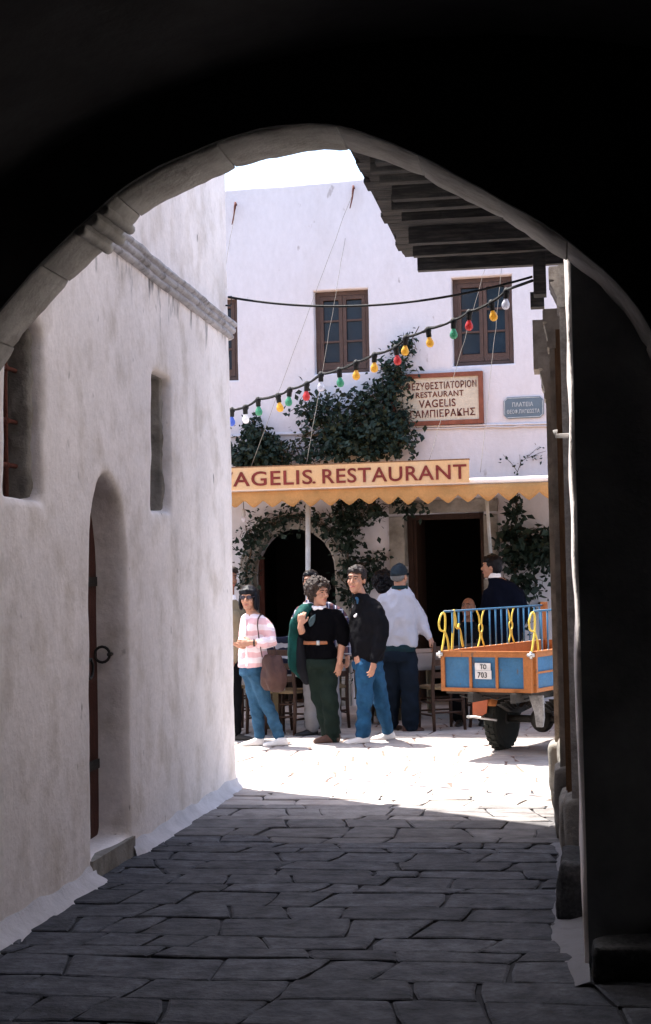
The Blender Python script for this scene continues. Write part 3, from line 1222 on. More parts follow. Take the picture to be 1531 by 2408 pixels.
def FM(u, v, z):
    """frame with local x along the front, local y up, local z out of it"""
    p = FA(u, v, z)
    return Matrix(((FU.x, 0, FN.x, p.x), (FU.y, 0, FN.y, p.y), (0, 1, 0, p.z), (0, 0, 0, 1)))


F3 = Matrix((FU, -FN, V((0, 0, 1)))).transposed()


def fbox(m, u, v, z, su, sv, sz):
    return m.box(FA(u, v, z), (su, sv, sz), F3)


rb = thing('restaurant_building', 'two-storey whitewashed restaurant house with brown casement windows across the square', 'building', FA(-.5, 0, 0))
zr0 = FP(545, 444)[1]
zr1 = FP(875, 419)[1]
print('roof', zr0, zr1)


def quad(pts, v=0):
    return [FP(x, y, v) for x, y in pts]


wr = [quad(((1061, 655), (1200, 645), (1208, 853), (1068, 861))), quad(((737, 685), (863, 677), (869, 871), (741, 882)))]
w0r = FP(556, 700)[0], FP(556, 700)[1], FP(556, 893)[1]
wr.append([(w0r[0] - .66, w0r[1]), (w0r[0], w0r[1]), (w0r[0], w0r[2]), (w0r[0] - .66, w0r[2])])
rects = []
for q in wr:
    rects.append((min(p[0] for p in q[::3]), max(p[0] for p in q[1:3]), (q[2][1] + q[3][1]) / 2, (q[0][1] + q[1][1]) / 2))
ud0, ud1 = FP(953, 1350)[0], FP(1140, 1350)[0]
zd = FP(1050, 1206)[1]
ua0, ua1 = FP(592, 1350)[0], FP(792, 1350)[0]
za = FP(690, 1240)[1]
ra = (ua1 - ua0) / 2
archp = [(ua1, -.05)] + [((ua0 + ua1) / 2 + ra * cos(pi * k / 16), za - ra + ra * sin(pi * k / 16)) for k in range(17)] + [(ua0, -.05)]
doorp = [(ud0, -.05), (ud1, -.05), (ud1, zd), (ud0, zd)]
holes = [[(a, c), (b, c), (b, d), (a, d)] for a, b, c, d in rects]
roofline = [(8.5, 6.61), (4, 6.61), (2.2, 6.615), (.6, 6.605), (-.3, 6.62), (-1.4, 6.60), (-2.6, 6.61), (-4, 6.61), (-9, 6.61)]
oz = (zr0 + zr1) / 2 - 6.61
outl = [(-9, -.3), (8.5, -.3)] + [(u, z + oz) for u, z in roofline]
# openings that reach the ground are cut from below
outl = [(-9, -.3), (ua0, -.3)] + [(ua0, 0)] + list(reversed(archp[1:-1])) + [(ua1, 0), (ua1, -.3), (ud0, -.3), (ud0, zd), (ud1, zd), (ud1, -.3), (8.5, -.3)] + [(u, z + oz) for u, z in roofline]
me = wall_sheet(rough_poly(outl, .22, .012, 3), [rough_poly(h, .12, .006, k) for k, h in enumerate(holes)], .42, .02)
me.transform(Matrix.Translation(-BASE[rb.name]) @ FM(0, -.21, 0))
smooth_by_angle(me, 30)
link('wall', me, M_FACADE, rb)
for u0, u1, z0, z1 in rects:
    cu, cz, wu, wz = (u0 + u1) / 2, (z0 + z1) / 2, u1 - u0, z1 - z0
    m = MB()
    v = -.13
    t = .055
    fbox(m, u0 + t / 2, v, cz, t, .06, wz)
    fbox(m, u1 - t / 2, v, cz, t, .06, wz)
    fbox(m, cu, v, z0 + t / 2, wu - 2 * t, .058, t)
    fbox(m, cu, v, z1 - t / 2, wu - 2 * t, .058, t)
    win = m.build('window', M_FRAME, rb)
    for sgn in (-1, 1):
        lw = (wu - 2 * t) / 2 - .006
        lc = cu + sgn * (lw / 2 + .003)
        m = MB()
        s_ = .045
        fbox(m, lc - lw / 2 + s_ / 2, v + .012, cz, s_, .045, wz - 2 * t - .01)
        fbox(m, lc + lw / 2 - s_ / 2, v + .012, cz, s_, .045, wz - 2 * t - .01)
        fbox(m, lc, v + .012, z0 + t + .05, lw - 2 * s_, .043, .09)
        fbox(m, lc, v + .012, z1 - t - .03, lw - 2 * s_, .043, .05)
        h3 = (wz - 2 * t - .15) / 3
        for j in (1, 2):
            fbox(m, lc, v + .010, z0 + t + .095 + j * h3, lw - 2 * s_, .036, .024)
        m.build('casement', M_FRAME, win)
        for j in range(3):
            m = MB()
            fbox(m, lc, v - .002, z0 + t + .095 + (j + .5) * h3, lw - 2 * s_ + .004, .006, h3 - .022)
            m.build('pane', M_GLASS, win)
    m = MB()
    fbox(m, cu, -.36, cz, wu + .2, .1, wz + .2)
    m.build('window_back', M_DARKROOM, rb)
# stone surround of the arched opening, stone by stone
ro = ra + .155
na = 9
for k in range(na):
    m = MB()
    a0, a1 = pi * k / na + .012, pi * (k + 1) / na - .012
    rs = []
    for j in range(5):
        a = a0 + (a1 - a0) * j / 4
        cu, cz = (ua0 + ua1) / 2, za - ra
        rw = .008 * noise.noise(V((a * 6, 1, 2)))
        rs.append([FA(cu + (r + rw) * cos(a), vv, cz + (r + rw) * sin(a)) for r, vv in ((ra - .02, -.2), (ra - .02, .022), (ra + .0, .034), (ro, .03), (ro + .01, .0), (ro + .01, -.2))])
    m.rings(rs)
    m.build('arch_stone', M_STONE, rb)
for side in (ua0 - .07, ua1 + .07):
    z = 0
    k = 0
    while z < za - ra - .05:
        h = min(random.uniform(.3, .5), za - ra - z)
        m = MB()
        fbox(m, side, -.08, z + h / 2, .17, .22 + random.uniform(0, .012), h - .014)
        m.build('jamb_stone', M_STONE, rb)
        z += h
for (u, z, su, sz) in ((ud0 - .09, zd * .17, .19, zd * .33), (ud0 - .10, zd * .5, .2, zd * .31), (ud0 - .09, zd * .83, .19, zd * .32), (ud1 + .09, zd * .17, .17, zd * .33), (ud1 + .08, zd * .5, .18, zd * .31),
                       (ud1 + .09, zd * .83, .17, zd * .32)):
    m = MB()
    fbox(m, u, -.08, z, su, .24, sz - .012)
    m.build('jamb_stone', M_STONE, rb)
m = MB()
fbox(m, (ud0 + ud1) / 2, -.08, zd + .085, ud1 - ud0 + .36, .25, .16)
m.build('lintel', M_STONE, rb)
# wooden frames set back in the openings
m = MB()
for u in (ud0 + .035, ud1 - .035):
    fbox(m, u, -.26, zd / 2, .07, .07, zd)
fbox(m, (ud0 + ud1) / 2, -.26, zd - .035, ud1 - ud0 - .14, .068, .07)
dfr = m.build('door_frame', M_DOORD, rb)
m = MB()
fbox(m, ud0 + .09, -.62, zd / 2, .04, .7, zd - .1)
m.build('open_door', M_DOORD, dfr)
m = MB()
fbox(m, ua0 + .055, -.30, (za - ra) / 2 + .1, .06, .05, za - ra + .2)
m.build('door_frame', M_DOORRED, rb)
# dark rooms behind
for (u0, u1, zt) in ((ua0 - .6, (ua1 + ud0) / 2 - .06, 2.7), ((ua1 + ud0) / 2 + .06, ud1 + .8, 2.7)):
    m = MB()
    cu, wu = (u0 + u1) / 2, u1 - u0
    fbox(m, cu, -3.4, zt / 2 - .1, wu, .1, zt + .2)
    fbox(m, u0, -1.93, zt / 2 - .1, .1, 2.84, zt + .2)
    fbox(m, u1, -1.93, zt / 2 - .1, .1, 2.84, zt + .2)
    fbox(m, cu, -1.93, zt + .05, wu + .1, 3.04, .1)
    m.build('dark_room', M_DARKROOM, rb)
m = MB()
fbox(m, -.25, -4.4, 3.3 + oz / 2, 17.4, .3, 6.55 + oz)
m.build('wall', M_FACADE, rb, label='rear wall')
m = MB()
fbox(m, -.25, -2.3, 6.35 + oz, 17.4, 3.9, .15)
m.build('roof', M_FACADE, rb)

# ------------------------------------------------------------------ signs
uq = quad(((922, 884), (1135, 870), (1140, 994), (928, 1004)), .04)
u0, u1 = uq[3][0] - .03, uq[1][0]
z0 = (uq[3][1] + uq[2][1]) / 2
z1 = (uq[0][1] + uq[1][1]) / 2
sgn_ = thing('restaurant_sign', 'cream framed signboard with brown Greek and Latin lettering beside the right window', 'sign', FA((u0 + u1) / 2, .05, z0))
m = MB()
fbox(m, (u0 + u1) / 2, .03, (z0 + z1) / 2, u1 - u0 - .05, .03, z1 - z0 - .05)
m.build('board', M_CREAM, sgn_)
fw = .055
for (u, z, su, sz) in ((u0 + fw / 2, (z0 + z1) / 2, fw, z1 - z0), (u1 - fw / 2, (z0 + z1) / 2, fw, z1 - z0), ((u0 + u1) / 2, z0 + fw / 2, u1 - u0 - 2 * fw, fw), ((u0 + u1) / 2, z1 - fw / 2, u1 - u0 - 2 * fw, fw)):
    m = MB()
    fbox(m, u, .036, z, su, .06, sz)
    m.build('frame_bar', M_SIGNFR, sgn_)
W_, H_ = u1 - u0, z1 - z0


def letters(body, u, z, wd, hg, v, mt, parent, tilt=0.0):
    me = txt(body, wd, hg, .006)
    me.transform(Matrix.Translation(-BASE[parent.name]) @ FM(u, v, z) @ Matrix.Rotation(tilt, 4, 'Z'))
    return link('lettering', me, mt, parent)


letters('ΚΑΦΕΖΥΘΕΣΤΙΑΤΟΡΙΟΝ', u0 + .07, z0 + .68 * H_, W_ - .15, .145 * H_, .048, M_LETTER, sgn_, .012)
letters('RESTAURANT', u0 + .27 * W_, z0 + .535 * H_, W_ * .52, .11 * H_, .048, M_LETTER, sgn_, .012)
letters('VAGELIS', u0 + .30 * W_, z0 + .34 * H_, W_ * .40, .15 * H_, .048, M_LETTER, sgn_, .012)
letters('Σ.ΓΑΜΠΙΕΡΑΚΗΣ', u0 + .11 * W_, z0 + .145 * H_, W_ * .80, .145 * H_, .048, M_LETTER, sgn_, .012)
uq = quad(((1184, 937), (1276, 928), (1279, 979), (1188, 986)), .02)
u0, u1, z0, z1 = uq[0][0], uq[2][0], (uq[2][1] + uq[3][1]) / 2, (uq[0][1] + uq[1][1]) / 2
st = thing('street_sign', 'small slate blue street plate with worn pale Greek letters', 'street sign', FA((u0 + u1) / 2, .02, z0))
m = MB()
c_ = .045
m.prism([FA(u, .004, z) for u, z in ((u0 + c_, z0), (u1 - c_, z0), (u1, z0 + c_), (u1, z1 - c_), (u1 - c_, z1), (u0 + c_, z1), (u0, z1 - c_), (u0, z0 + c_))], FN * .018)
m.build('plate', M_BLUEPL, st)
m = MB()
rim = [(u0 + c_, z0 + .012), (u1 - c_, z0 + .012), (u1 - .012, z0 + c_), (u1 - .012, z1 - c_), (u1 - c_, z1 - .012), (u0 + c_, z1 - .012), (u0 + .012, z1 - c_), (u0 + .012, z0 + c_)]
for k in (0, 1, 2, 4, 5, 6):
    a, b_ = rim[k], rim[(k + 1) % 8]
    m.bar(FA(a[0], .023, a[1]), FA(b_[0], .023, b_[1]), .007, .004, up=FN)
m.build('border_line', M_PALELET, st)
letters('ΠΛΑΤΕΙΑ', u0 + .22 * (u1 - u0), z0 + .55 * (z1 - z0), .52 * (u1 - u0), .2 * (z1 - z0), .024, M_PALELET, st)
letters('ΘΕΟΦ.ΠΑΓΚΩΣΤΑ', u0 + .08 * (u1 - u0), z0 + .22 * (z1 - z0), .82 * (u1 - u0), .2 * (z1 - z0), .024, M_PALELET, st)

# ------------------------------------------------------------------ awning
AV = 2.95                                     # how far it stands out
zb0, zb1 = FP(560, 1166, AV)[1], FP(1200, 1128, AV)[1]
zb = FP(1000, 1140, AV)[1]
ul = FP(540, 1160, AV)[0] - 1.6
ur = FP(1290, 1130, AV)[0] + 1.3
aw = thing('awning', 'ochre canvas awning with zigzag valance above the restaurant doors', 'awning', FA((ul + ur) / 2, AV, zb))
m = MB()
nu = 40
rs = []
zw = FP(1200, 1100, 0)[1] - .12
vs, fs = [], []
for i in range(nu + 1):
    u = ul + (ur - ul) * i / nu
    for j in range(9):
        t = j / 8
        vs.append(FA(u, AV * (1 - t) + .02 * t, zb + .02 + (zw - zb - .02) * t - .05 * sin(pi * t) + .012 * noise.noise(V((u * 3, t * 4, 0)))))
for i in range(nu):
    for j in range(8):
        a = i * 9 + j
        fs.append((a, a + 9, a + 10, a + 1))
m.add(vs, fs)
m.build('canopy', M_CANVAS, aw, True)
m = MB()
m.tube([FA(u, AV, zb + .022 + .006 * noise.noise(V((u * 2, 0, 0)))) for u in [ul + (ur - ul) * k / 30 for k in range(31)]], .034, 10)
m.build('roller', M_TUBEW, aw, True)
m = MB()
per = FP(735, 1190, AV)[0] - FP(690, 1190, AV)[0]
n = int((ur - ul) / per * 8)
top, bot = [], []
zval = zb - FP(1000, 1183, AV)[1]
for i in range(n + 1):
    u = ul + (ur - ul) * i / n
    ph = (u / per) % 1
    tri = abs(ph - .5) * 2
    tri = tri ** 1.25
    jt = noise.noise(V((round(u / per) * 1.7, 4, 1)))
    dz = zval * (1 + .05 * jt) - (.082 + .018 * jt) * tri + .014 * noise.noise(V((u * .9, 8, 3))) + .006 * noise.noise(V((u * 4, 2, 2)))
    wv = .012 * sin(u * 2.1) + .008 * noise.noise(V((u * 5, 3, 1)))
    top.append((u, wv * .3, zb - .012))
    bot.append((u, wv, zb - dz))
vs, fs = [], []
for (a, b_) in zip(top, bot):
    for k in range(4):
        t = k / 3
        vs.append(FA(a[0], AV + .036 + a[1] + (b_[1] - a[1]) * t, a[2] + (b_[2] - a[2]) * t))
for i in range(n):
    for k in range(3):
        a = i * 4 + k
        fs.append((a, a + 4, a + 5, a + 1))
m.add(vs, fs)
o = m.build('valance', M_CANVAS, aw, True)
sm = o.modifiers.new('thick', 'SOLIDIFY')
sm.thickness = .004
for px_ in (726, 1146):
    u, _ = FP(px_, 1250, AV - .35 if px_ < 900 else 1.2)
    v = AV - .35 if px_ < 900 else 1.2
    m = MB()
    ub = FP(718 if px_ < 900 else 1155, 1345, v)[0]
    zlow = 0 if px_ < 900 else FP(1155, 1300, v)[1]
    m.tube([FA(ub + (ub - u) * 0, v, zlow), FA(u, v, zb - .02)], .028 if px_ < 900 else .02, 10)
    m.build('pole', M_POLE, aw, True)
# long signboard on the awning
us1 = FP(1103, 1100, AV + .08)[0]
zsb = FP(1000, 1137, AV + .08)[1]
zst = FP(1000, 1084, AV + .08)[1]
us0 = FP(532, 1120, AV + .08)[0] - .55
ab = thing('awning_signboard', 'long ochre board with oxblood RESTAURANT lettering standing on the front of the awning', 'sign', FA((us0 + us1) / 2, AV + .08, zsb))
m = MB()
fbox(m, (us0 + us1) / 2, AV + .075, (zsb + zst) / 2, us1 - us0, .022, zst - zsb)
m.build('board', M_SIGNBD, ab)
m = MB()
fbox(m, (us0 + us1) / 2, AV + .062, zst + .006, us1 - us0 + .01, .05, .014)
m.build('top_batten', M_WOODB, ab)
zh = zst - zsb
xA = FP(547, 1120, AV + .09)[0]
xZ = FP(1096, 1105, AV + .09)[0]
me = None
ws = FP(742, 1120, AV + .09)[0]
wr_ = FP(757, 1120, AV + .09)[0]
lv = letters('VAGELIS', xA - .165, zsb + .15 * zh, ws - xA + .13, .66 * zh, AV + .092, M_RED, ab)
letters('.', ws - .035, zsb + .17 * zh, .035, .10 * zh, AV + .092, M_RED, ab)
letters('RESTAURANT', wr_ + .005, zsb + .15 * zh, xZ - wr_, .66 * zh, AV + .092, M_RED, ab)
# hanging bulb under the valance
p = FA(FP(573, 1196, AV - .3)[0], AV - .3, FP(573, 1196, AV - .3)[1])
hb = thing('hanging_bulb', 'clear bulb in a pale socket hanging under the awning', 'light bulb', p)
m = MB()
m.tube([p + V((0, 0, .25)), p], .004, 6)
m.build('flex', M_BLACK, hb)
m = MB()
m.lathe(p - V((0, 0, .085)), [(.012, 0), (.02, .01), (.02, .07), (.012, .085)], 10)
m.build('socket', M_WHITEP, hb, True)
m = MB()
m.ball(p - V((0, 0, .115)), (.028, .028, .034))
m.build('bulb', BULB['clear'], hb, True)
# conduits and a ledge on the front
cnd = MB()
for dz, r in ((0, .014), (-.028, .010)):
    pts = []
    for k in range(41):
        px_ = 930 + 380 * k / 40
        u, z = FP(px_, 1004 - 9 * k / 40, .02)
        pts.append(FA(u, .02, z + dz + .008 * noise.noise(V((k * .35, dz * 50, 0)))))
    cnd.tube(pts, r, 6)
tag(cnd.build('conduit', M_FACADE, None, True, origin=FA(.5, .02, 2.9)), 'whitewashed cable conduit running along the wall under the street plate', 'conduit')
cnd = MB()
pts = [FA(*(lambda q: (q[0], .02, q[1] + .006 * noise.noise(V((k * .4, 5, 0)))))(FP(500 + 420 * k / 30, 1027 - 16 * k / 30, .02))) for k in range(31)]
cnd.tube(pts, .018, 6)
tag(cnd.build('conduit', M_FACADE, None, True, origin=FA(-2, .02, 2.9)), 'whitewashed pipe crossing the wall behind the vines', 'pipe')

# ------------------------------------------------------------------ vines
LEAFP = [V((0, 0, 0)), V((.32, .42, .04)), V((0, 1, -.05)), V((-.32, .42, .04))]


def leaf(m, c, size, rnd, n=None):
    d = V((rnd.gauss(0, 1), rnd.gauss(0, 1), rnd.gauss(-.35, .8))).normalized()
    nn = V((rnd.gauss(0, .6), rnd.gauss(0, .6), rnd.gauss(.2, .7)))
    if n is not None:
        nn = nn + n * 1.1
    x = d.cross(nn)
    if x.length < 1e-3:
        return
    x.normalize()
    nn = x.cross(d)
    o = len(m.v)
    m.v += [c + (x * p.x + d * p.y + nn * p.z) * size for p in LEAFP]
    m.f += [(o, o + 1, o + 2), (o, o + 2, o + 3)]


def vine(name, label, base, blobs, stems, nleaf, size, seed, cat='vine', dense=1.0, sr=.013):
    """blobs: (centre, radii, weight); stems: lists of points"""
    rnd = random.Random(seed)
    t = thing(name, label, cat, base)
    m = MB()
    for pts in stems:
        q = resample3(pts, .08)
        q = [p + V((noise.noise(p * 4), noise.noise(p * 4 + V((5, 5, 5))), noise.noise(p * 4 + V((9, 1, 5))))) * .025 for p in q]
        m.tube(q, [sr * (1 - .6 * i / len(q)) for i in range(len(q))], 6)
    if stems:
        m.build('stem', M_STEM, t, True)
    lf = MB()
    tot = sum(b[2] for b in blobs)
    for c, r, wgt in blobs:
        nsub = max(3, int(wgt / tot * nleaf / 22))
        for _ in range(nsub):
            a, b_ = rnd.uniform(0, 2 * pi), rnd.uniform(-1, 1)
            rad = rnd.uniform(.25, 1.0) ** .6
            s = math.sqrt(1 - b_ * b_)
            sc_ = V(c) + FU * (r[0] * rad * s * cos(a)) + FN * (r[1] * rad * s * sin(a)) + V((0, 0, r[2] * rad * b_))
            cr = rnd.uniform(.045, .11)
            for _ in range(22):
                q = sc_ + V((rnd.gauss(0, cr), rnd.gauss(0, cr), rnd.gauss(0, cr)))
                leaf(lf, q, size * rnd.uniform(.45, 1.45), rnd, FN * .6 + V((0, 0, .4)))
    shoots = []
    for c, rr, wgt in blobs:
        for _ in range(int(3 + wgt * 2.2)):
            a = rnd.uniform(-.5, pi + .5)
            e = V(c) + FU * (rr[0] * cos(a) * rnd.uniform(.9, 1.35)) + V((0, 0, rr[2] * sin(a) * rnd.uniform(.9, 1.4))) + FN * rnd.uniform(-.02, .1)
            mid_ = V(c).lerp(e, .55) + V((rnd.gauss(0, .04), 0, rnd.gauss(.03, .04)))
            shoots.append([V(c), mid_, e, e + V((rnd.gauss(0, .04), 0, -rnd.uniform(0, .08)))])
    if shoots:
        sm_ = MB()
        for pts in shoots:
            sm_.tube(resample3(pts, .07), .004, 4)
        tag(sm_.build('shoots', M_STEM, t), kind='stuff')
    for pts in stems + shoots:
        for p in resample3(pts, .05):
            if rnd.random() < .55 * dense:
                for _ in range(2):
                    leaf(lf, p + V((rnd.gauss(0, .035), rnd.gauss(0, .035), rnd.gauss(0, .035))), size * rnd.uniform(.6, 1.2), rnd)
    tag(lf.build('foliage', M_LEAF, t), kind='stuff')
    return t


def resample3(pl, step):
    out = [V(pl[0])]
    for a, b in zip(pl, pl[1:]):
        a, b = V(a), V(b)
        k = max(1, round((b - a).length / step))
        out += [a.lerp(b, j / k) for j in range(1, k + 1)]
    return out


def fpv(px, py, v):
    u, z = FP(px, py, v)
    return FA(u, v, z)


pm = 19.0 / FPX                                # metres per unit at the front


def bl(px, py, rx, rz, v=.22, rv=.2, wgt=1):
    return (fpv(px, py, v), (rx * pm, rv, rz * pm), wgt)


vine('climbing_vine', 'dark round bush of vine above the left end of the awning board', fpv(610, 1090, .2),
     [bl(605, 1060, 58, 36, wgt=3), bl(640, 1070, 42, 34, wgt=2), bl(570, 1075, 30, 30, wgt=1.2), bl(600, 1020, 22, 18, wgt=.6), bl(590, 1000, 10, 14, .2, .05, .2)],
     [[fpv(620, 1110, .15), fpv(600, 1040, .2), fpv(585, 985, .2)], [fpv(650, 1100, .15), fpv(690, 1060, .15)]], 1900, .075, 21)
vine('climbing_vine', 'large dark vine covering the wall around the left half of the signboard', fpv(850, 1085, .2),
     [bl(800, 1010, 85, 70, wgt=5), bl(870, 1030, 80, 55, wgt=4), bl(905, 935, 35, 55, .16, .12, 2.2), bl(935, 870, 26, 36, .16, .12, 1.2), bl(955, 815, 20, 18, .15, .08, .5),
      bl(750, 960, 45, 28, wgt=1.2), bl(930, 1040, 42, 26, wgt=1.3), bl(735, 1065, 42, 24, wgt=1.3), bl(850, 945, 40, 24, wgt=1), bl(940, 965, 30, 34, .14, .08, .6), bl(900, 1000, 60, 40, wgt=1.6)],
     [[fpv(860, 1095, .12), fpv(890, 980, .12), fpv(915, 900, .12), fpv(945, 840, .12), fpv(985, 765, .1)], [fpv(800, 1090, .12), fpv(770, 1000, .15), fpv(700, 950, .15)],
      [fpv(880, 1060, .15), fpv(960, 1040, .15), fpv(970, 1060, .15)], [fpv(720, 1090, .12), fpv(690, 1040, .15)], [fpv(840, 960, .2), fpv(880, 925, .2)]], 3900, .08, 22)
vine('wall_sprig', 'thin bare sprig growing from the awning top under the street plate', fpv(1215, 1115, .05), [],
     [[fpv(1215, 1115, .05), fpv(1225, 1085, .05), fpv(1270, 1050, .05)], [fpv(1217, 1112, .05), fpv(1200, 1085, .05), fpv(1182, 1068, .05)], [fpv(1222, 1100, .05), fpv(1224, 1066, .05)],
      [fpv(1240, 1075, .05), fpv(1285, 1062, .05)]], 0, .055, 23, 'plant', 1.2, .004)
vine('doorway_vine', 'vine trained around the arched doorway under the awning', fpv(580, 1340, .1),
     [bl(585, 1280, 20, 40, .12, .06, 1), bl(620, 1235, 35, 18, .12, .06, 1), bl(680, 1215, 40, 15, .12, .06, .8), bl(580, 1350, 14, 40, .1, .05, .6), bl(740, 1225, 30, 18, .12, .06, .4)],
     [[fpv(575, 1450, .08), fpv(580, 1330, .08), fpv(600, 1255, .08), fpv(680, 1212, .08), fpv(760, 1235, .08), fpv(800, 1300, .08)]], 560, .07, 24)
vine('doorway_vine', 'leafy vine climbing the wall between the arched doorway and the open door', fpv(830, 1400, .1),
     [bl(815, 1215, 36, 34, .15, .08, 2), bl(800, 1240, 40, 30, .15, .08, 1), bl(830, 1290, 22, 50, .12, .06, 1.2), bl(850, 1350, 45, 26, .14, .08, 1.3), bl(890, 1320, 26, 22, .12, .06, .6),
      bl(820, 1380, 30, 40, .12, .06, 1.2), bl(890, 1200, 20, 16, .4, .08, .5), bl(960, 1190, 28, 9, .3, .06, .3), bl(870, 1195, 16, 26, .35, .06, .5)],
     [[fpv(835, 1640, .08), fpv(825, 1400, .08), fpv(815, 1240, .08), fpv(790, 1190, .12)], [fpv(820, 1330, .08), fpv(880, 1320, .1)], [fpv(820, 1260, .08), fpv(860, 1225, .1), fpv(905, 1190, .3)],
      [fpv(800, 1230, .08), fpv(765, 1205, .1)]], 1150, .078, 25)
vine('doorway_vine', 'large-leaved vine climbing beside the right edge of the open door', fpv(1230, 1430, .1),
     [bl(1200, 1255, 26, 26, .2, .08, 1.2), bl(1255, 1290, 42, 45, .25, .12, 2.6), bl(1205, 1330, 22, 50, .2, .08, 1.2), bl(1235, 1380, 34, 34, .2, .1, 1.2), bl(1215, 1190, 10, 30, .2, .05, .4),
      bl(1285, 1300, 40, 50, .25, .12, 1.5), bl(1225, 1430, 18, 26, .15, .06, .5)],
     [[fpv(1235, 1640, .1), fpv(1225, 1420, .12), fpv(1205, 1320, .15), fpv(1215, 1240, .15), fpv(1213, 1170, .15)], [fpv(1210, 1340, .15), fpv(1260, 1280, .2), fpv(1300, 1260, .2)]], 900, .10, 26)

# ------------------------------------------------------------------ cables and the string of bulbs
ca = onx(537, 698, XL + .03)
cb_ = ony(1252, 650, 11.05)


def sag(a, b, dip, n=40, pw=1):
    return [a.lerp(b, k / n) - V((0, 0, dip * 4 * (k / n) * (1 - k / n))) for k in range(n + 1)]


cab = MB()
mid = atd(800, 723, 11.5)
pts = sag(ca, cb_, .02)
lin = ca.lerp(cb_, .36)
dip = (lin.z - mid.z) / (4 * .36 * .64)
cab.tube(sag(ca, cb_, .135), .009, 6)
tag(cab.build('power_cable', M_BLACK, None, True, origin=ca), 'black power cable sagging across the alley mouth above the bulbs', 'cable')
bulbs = [(546, 990, 'blue'), (577, 984, 'white'), (607, 966, 'green'), (654, 957, 'yellow'), (682, 943, 'green'), (722, 930, 'red'), (755, 908, 'clear'), (798, 898, 'green'),
         (838, 881, 'yellow'), (881, 863, 'yellow'), (931, 846, 'red'), (955, 823, 'yellow'), (1007, 804, 'yellow'), (1067, 784, 'green'), (1104, 764, 'red'), (1156, 742, 'yellow'), (1192, 714, 'clear')]
desc = dict(blue='blue', white='milky white', green='green', yellow='yellow', red='red', clear='clear')
DL, DRr = 13.2, 11.3                            # the cord runs from beyond the left corner to the right house


def dcord(px):
    t = (px - 546) / (1250 - 546)
    return 1 / ((1 - t) / DL + t / DRr)


knots = []
SOCK = {}
for i, (bx, by, c) in enumerate(bulbs):
    D = dcord(bx)
    p = atd(bx, by, D)
    knots.append(p + V((0, 0, .105)))
cpts = [atd(520, 1000, DL + .3)] + [knots[0]]
for a, b_ in zip(knots, knots[1:]):
    mid = a.lerp(b_, .5) - V((0, 0, .012))
    cpts += [a.lerp(mid, .5) - V((0, 0, .004)), mid, mid.lerp(b_, .5) - V((0, 0, .004)), b_]
cpts += [cb_ - V((0, 0, .03))]
cab = MB()
cab.tube(cpts, .010, 6)
cab.tube([p + V((0, 0, .008 + .012 * noise.noise(V((k * .7, 0, 0))))) for k, p in enumerate(cpts)], .006, 5)
tag(cab.build('twisted_cord', M_BLACK, None, True, origin=knots[0]), 'black twisted cord carrying the coloured bulbs across the square', 'cord')
sock_me = None
bulb_me = {}
prev = {}
where = ['at the far left end of the cord', 'second from the left end', 'above the round vine bush', 'between two green bulbs on the left', 'left of the red bulb on the lower cord', 'lowest red of the cord',
         'left of the middle window', 'under the middle window', 'left one of the pair at the middle window corner', 'right one of the pair at the middle window corner', 'over the vine, next to a yellow bulb',
         'right beside a red bulb over the vine', 'alone between vine and right window', 'at the left edge of the right window', 'in front of the right window', 'highest yellow of the cord', 'topmost of the cord near the timber balcony']
for i, (bx, by, c) in enumerate(bulbs):
    p = knots[i]
    t = thing('light_bulb', '%s bulb in a black socket, %s' % (desc[c], where[i]), 'light bulb', p, group='coloured bulbs on the cord')
    rz = Matrix.Rotation(random.uniform(-.15, .15), 4, 'Y') @ Matrix.Rotation(random.uniform(0, 6), 4, 'Z')
    if sock_me is None:
        m = MB()
        m.lathe((0, 0, -.068), [(.014, 0), (.021, .004), (.021, .04), (.026, .046), (.026, .062), (.016, .08), (.008, .086)], 12)
        sock_me = m.mesh('socket')
    o = link('socket', sock_me, M_BLACK if not sock_me.materials else None, t, True)
    o.matrix_local = rz
    if c not in bulb_me:
        m = MB()
        m.lathe((0, 0, -.148), [(.002, 0), (.016, .003), (.027, .014), (.0315, .031), (.029, .047), (.021, .063), (.014, .078), (.013, .088)], 14)
        bulb_me[c] = m.mesh('bulb')
        o = link('glass', bulb_me[c], BULB[c], t, True)
    else:
        o = link('glass', bulb_me[c], None, t, True)
    o.matrix_local = rz


def stay(name, label, pts, r, mt, hook=None):
    m = MB()
    m.tube(pts, r, 5)
    t = thing(name, label, 'stay wire', pts[0])
    m.build('wire', mt, t, True)
    if hook:
        m = MB()
        a = pts[0]
        q = [a + FN * .0, a + FN * .05 + V((0, 0, .02)), a + FN * .07 - V((0, 0, .03)), a + FN * .05 - FU * .02 - V((0, 0, .14)), a + FN * .05 - FU * .05 - V((0, 0, .26))]
        m.tube(q, [.012, .014, .014, .010, .006], 6)
        m.build('hook', M_RUST, t, True)
    return t


def awp(px, py):
    return fpv(px, py, AV + .02)


def wav(a, b, k=24, s=0):
    return [a.lerp(b, i / k) + FU * (.012 * noise.noise(V((i * .5, s, 0)))) for i in range(k + 1)]


stay('stay_wire', 'twine stay from the high wall hook down to the left part of the awning board', wav(fpv(833, 443, .02), awp(590, 1098), s=1), .0026, M_TWINE, True)
stay('stay_wire', 'twine stay from the wall hook at the far left of the white wall', wav(fpv(556, 482, .02), awp(480, 900), s=2), .0026, M_TWINE, True)
stay('stay_wire', 'thin wire stay in front of the middle window', wav(fpv(812, 560, .02), awp(722, 1085), s=3), .0026, M_TWINE)
stay('stay_wire', 'thin wire stay passing the left half of the right window down to the signboard', wav(fpv(1150, 600, .02), awp(1010, 1080), s=4), .0026, M_TWINE)
stay('stay_wire', 'thin wire stay passing the right half of the right window', wav(fpv(1183, 600, .02), awp(1130, 1110), s=5), .0026, M_TWINE)

